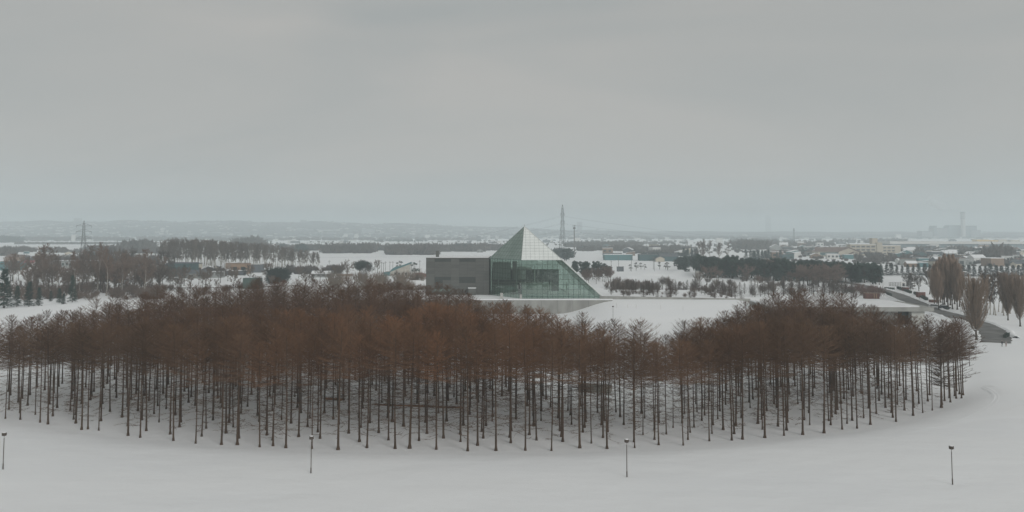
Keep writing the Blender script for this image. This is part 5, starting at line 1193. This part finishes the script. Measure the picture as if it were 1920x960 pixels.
for k in range(900):
    px = fr_.uniform(-40, 1150); D_ = HD0 + HDL * (.02 + .86 * fr_.rand()); hh = fr_.uniform(7, 14)
    (bare_i if fr_.rand() < .7 else ever_i).append((tufts[fr_.randint(6)], ((px - 960) / F * D_, D_, float(hill_z(px, D_)) - 1), hh, fr_.uniform(0, 6)))
mb_ = mat('far_bare_wood', (.075, .066, .060), .95, scale=.01, c2=(.125, .108, .098), spec=.05); me_ = mat('far_evergreen', (.022, .034, .030), .9, scale=.01, c2=(.035, .05, .043), spec=.05)
o = stuff_join('far_bare_woods', bare_i, mb_); tag(o, 'hazy belts of bare trees and scrub across the plain', 'woods', kind='stuff')
o = stuff_join('far_evergreen_woods', ever_i, me_); tag(o, 'scattered dark evergreens far across the plain', 'woods', kind='stuff')
# avenue of evenly spaced saplings on the left
av = []
for k in range(46): x, y = at(30 + k * 4.5, 458); av.append((tufts[k % 6], (x, y, 0), 5.5 * y / F, k))
o = stuff_join('far_sapling_avenue', av, mb_); tag(o, 'even row of far saplings on the left snow field', 'saplings', kind='stuff')
# far town: small boxes
V = MB(); V2 = MB()
for k in range(900):
    px = fr_.uniform(-20, 1940); py = 435 + fr_.gamma(2.2, 3.0) + 3
    if py > 458 or (px < 480 and 453 < py): continue
    x, y = at(px, py); wd_ = fr_.uniform(8, 26); hh = fr_.uniform(4, 9) * (1 if fr_.rand() > .06 else 2.6)
    (V if fr_.rand() < .55 else V2).box(x - wd_ / 2, x + wd_ / 2, y, y + wd_ * .7, -.2, hh)
for k in range(420):
    px = fr_.uniform(-20, 1150); D_ = HD0 + HDL * .8 * fr_.rand() ** 1.5; wd_ = fr_.uniform(9, 30); z_ = float(hill_z(px, D_)); x = (px - 960) / F * D_
    (V if fr_.rand() < .6 else V2).box(x - wd_ / 2, x + wd_ / 2, D_, D_ + wd_ * .7, z_ - 4, z_ + fr_.uniform(4, 9))
o = V.build('far_town_blocks', M['white_wall']); tag(o, 'pale far houses of the hazy city across the plain', 'town', kind='stuff')
o = V2.build('far_town_blocks', M['slate']); tag(o, 'dark far houses of the hazy city across the plain', 'town', kind='stuff')
for i, (px, wpx, top, Yd) in enumerate([(144, 11, 409, 7100), (568, 10, 412.5, 7100), (1087, 9, 416, 7300), (1441, 9, 404, 9500), (690, 22, 429, 5200)]):
    p = atY(px, top, Yd); mm_ = Yd / F; o = MB().box(-wpx * mm_ / 2, wpx * mm_ / 2, 0, 40, -p[2] - 20, 0).build('far_tower_block', M['plant_grey'], None, tuple(p)); tag(o, 'very hazy tower block on the horizon, %s from the left' % ordn([1, 2, 4, 5, 3][i]), 'tower block', 'tower blocks on the horizon')

# ------------------------------------------------------------------ chimney smoke
sm_b = []
cx0, cz0 = atY(1803, 397, iy - 20)[0], atY(1803, 396, iy - 20)[2]
mpx = iy / F
sb = bpy.data.meshes.new('smoke')
pl_ = [(0, 1.0, 1.2), (-6, 6, 2.6), (-14, 8, 4), (-24, 9, 5.5), (-36, 9, 7), (-48, 13, 8), (-60, 21, 9)]
mbs = MB().tube([(cx0 + a * mpx, iy - 20, cz0 + b_ * mpx) for a, b_, r in pl_], [r * mpx for a, b_, r in pl_], 16)
so = mbs.build('smoke', None); ms = bpy.data.materials.new('steam'); ms.use_nodes = True; n = ms.node_tree; n.nodes.clear()
om = n.nodes.new('ShaderNodeOutputMaterial'); pvn = n.nodes.new('ShaderNodeVolumePrincipled'); pvn.inputs['Color'].default_value = (1, 1, 1, 1)
gn = n.nodes.new('ShaderNodeNewGeometry'); nn_ = n.nodes.new('ShaderNodeTexNoise'); nn_.inputs['Scale'].default_value = .018; nn_.inputs['Detail'].default_value = 3
mr = n.nodes.new('ShaderNodeMapRange'); mr.inputs[1].default_value = .33; mr.inputs[2].default_value = .75; mr.inputs[3].default_value = 0; mr.inputs[4].default_value = .05
n.links.new(gn.outputs['Position'], nn_.inputs['Vector']); n.links.new(nn_.outputs[0], mr.inputs[0]); n.links.new(mr.outputs[0], pvn.inputs['Density']); n.links.new(pvn.outputs[0], om.inputs['Volume'])
so.data.materials.append(ms); tag(so, 'faint white steam plume drifting left from the chimney', 'smoke', kind='stuff')

# ------------------------------------------------------------------ haze: the air of the whole plain
hz_ = MB().box(-16000, 16000, -3000, 12500, -30, 215).build('haze', None); mh = bpy.data.materials.new('haze_air'); mh.use_nodes = True; n = mh.node_tree; n.nodes.clear()
om = n.nodes.new('ShaderNodeOutputMaterial'); pvn = n.nodes.new('ShaderNodeVolumePrincipled')
pvn.inputs['Color'].default_value = (.865, .962, 1.0, 1); pvn.inputs['Density'].default_value = .00027; pvn.inputs['Anisotropy'].default_value = 0.0
n.links.new(pvn.outputs[0], om.inputs['Volume']); hz_.data.materials.append(mh); tag(hz_, 'pale winter haze over the whole plain', kind='stuff')

# ------------------------------------------------------------------ labels: number look-alikes from left to right
bpy.context.view_layer.update()
byl = {}
for o in sc.objects:
    if o.parent is None and 'label' in o.keys() and 'category' in o.keys() and o.get('kind') not in ('stuff', 'structure'): byl.setdefault(o['label'], []).append(o)
for lab, obs in byl.items():
    if 1 < len(obs) <= 90:
        for i, o in enumerate(sorted(obs, key=lambda q: q.location.x / max(q.location.y, 1))):
            if len(lab.split()) <= 13: o['label'] = lab + (', %s from the left' if len(lab.split()) <= 12 else ', %s from left') % ordn(i + 1)
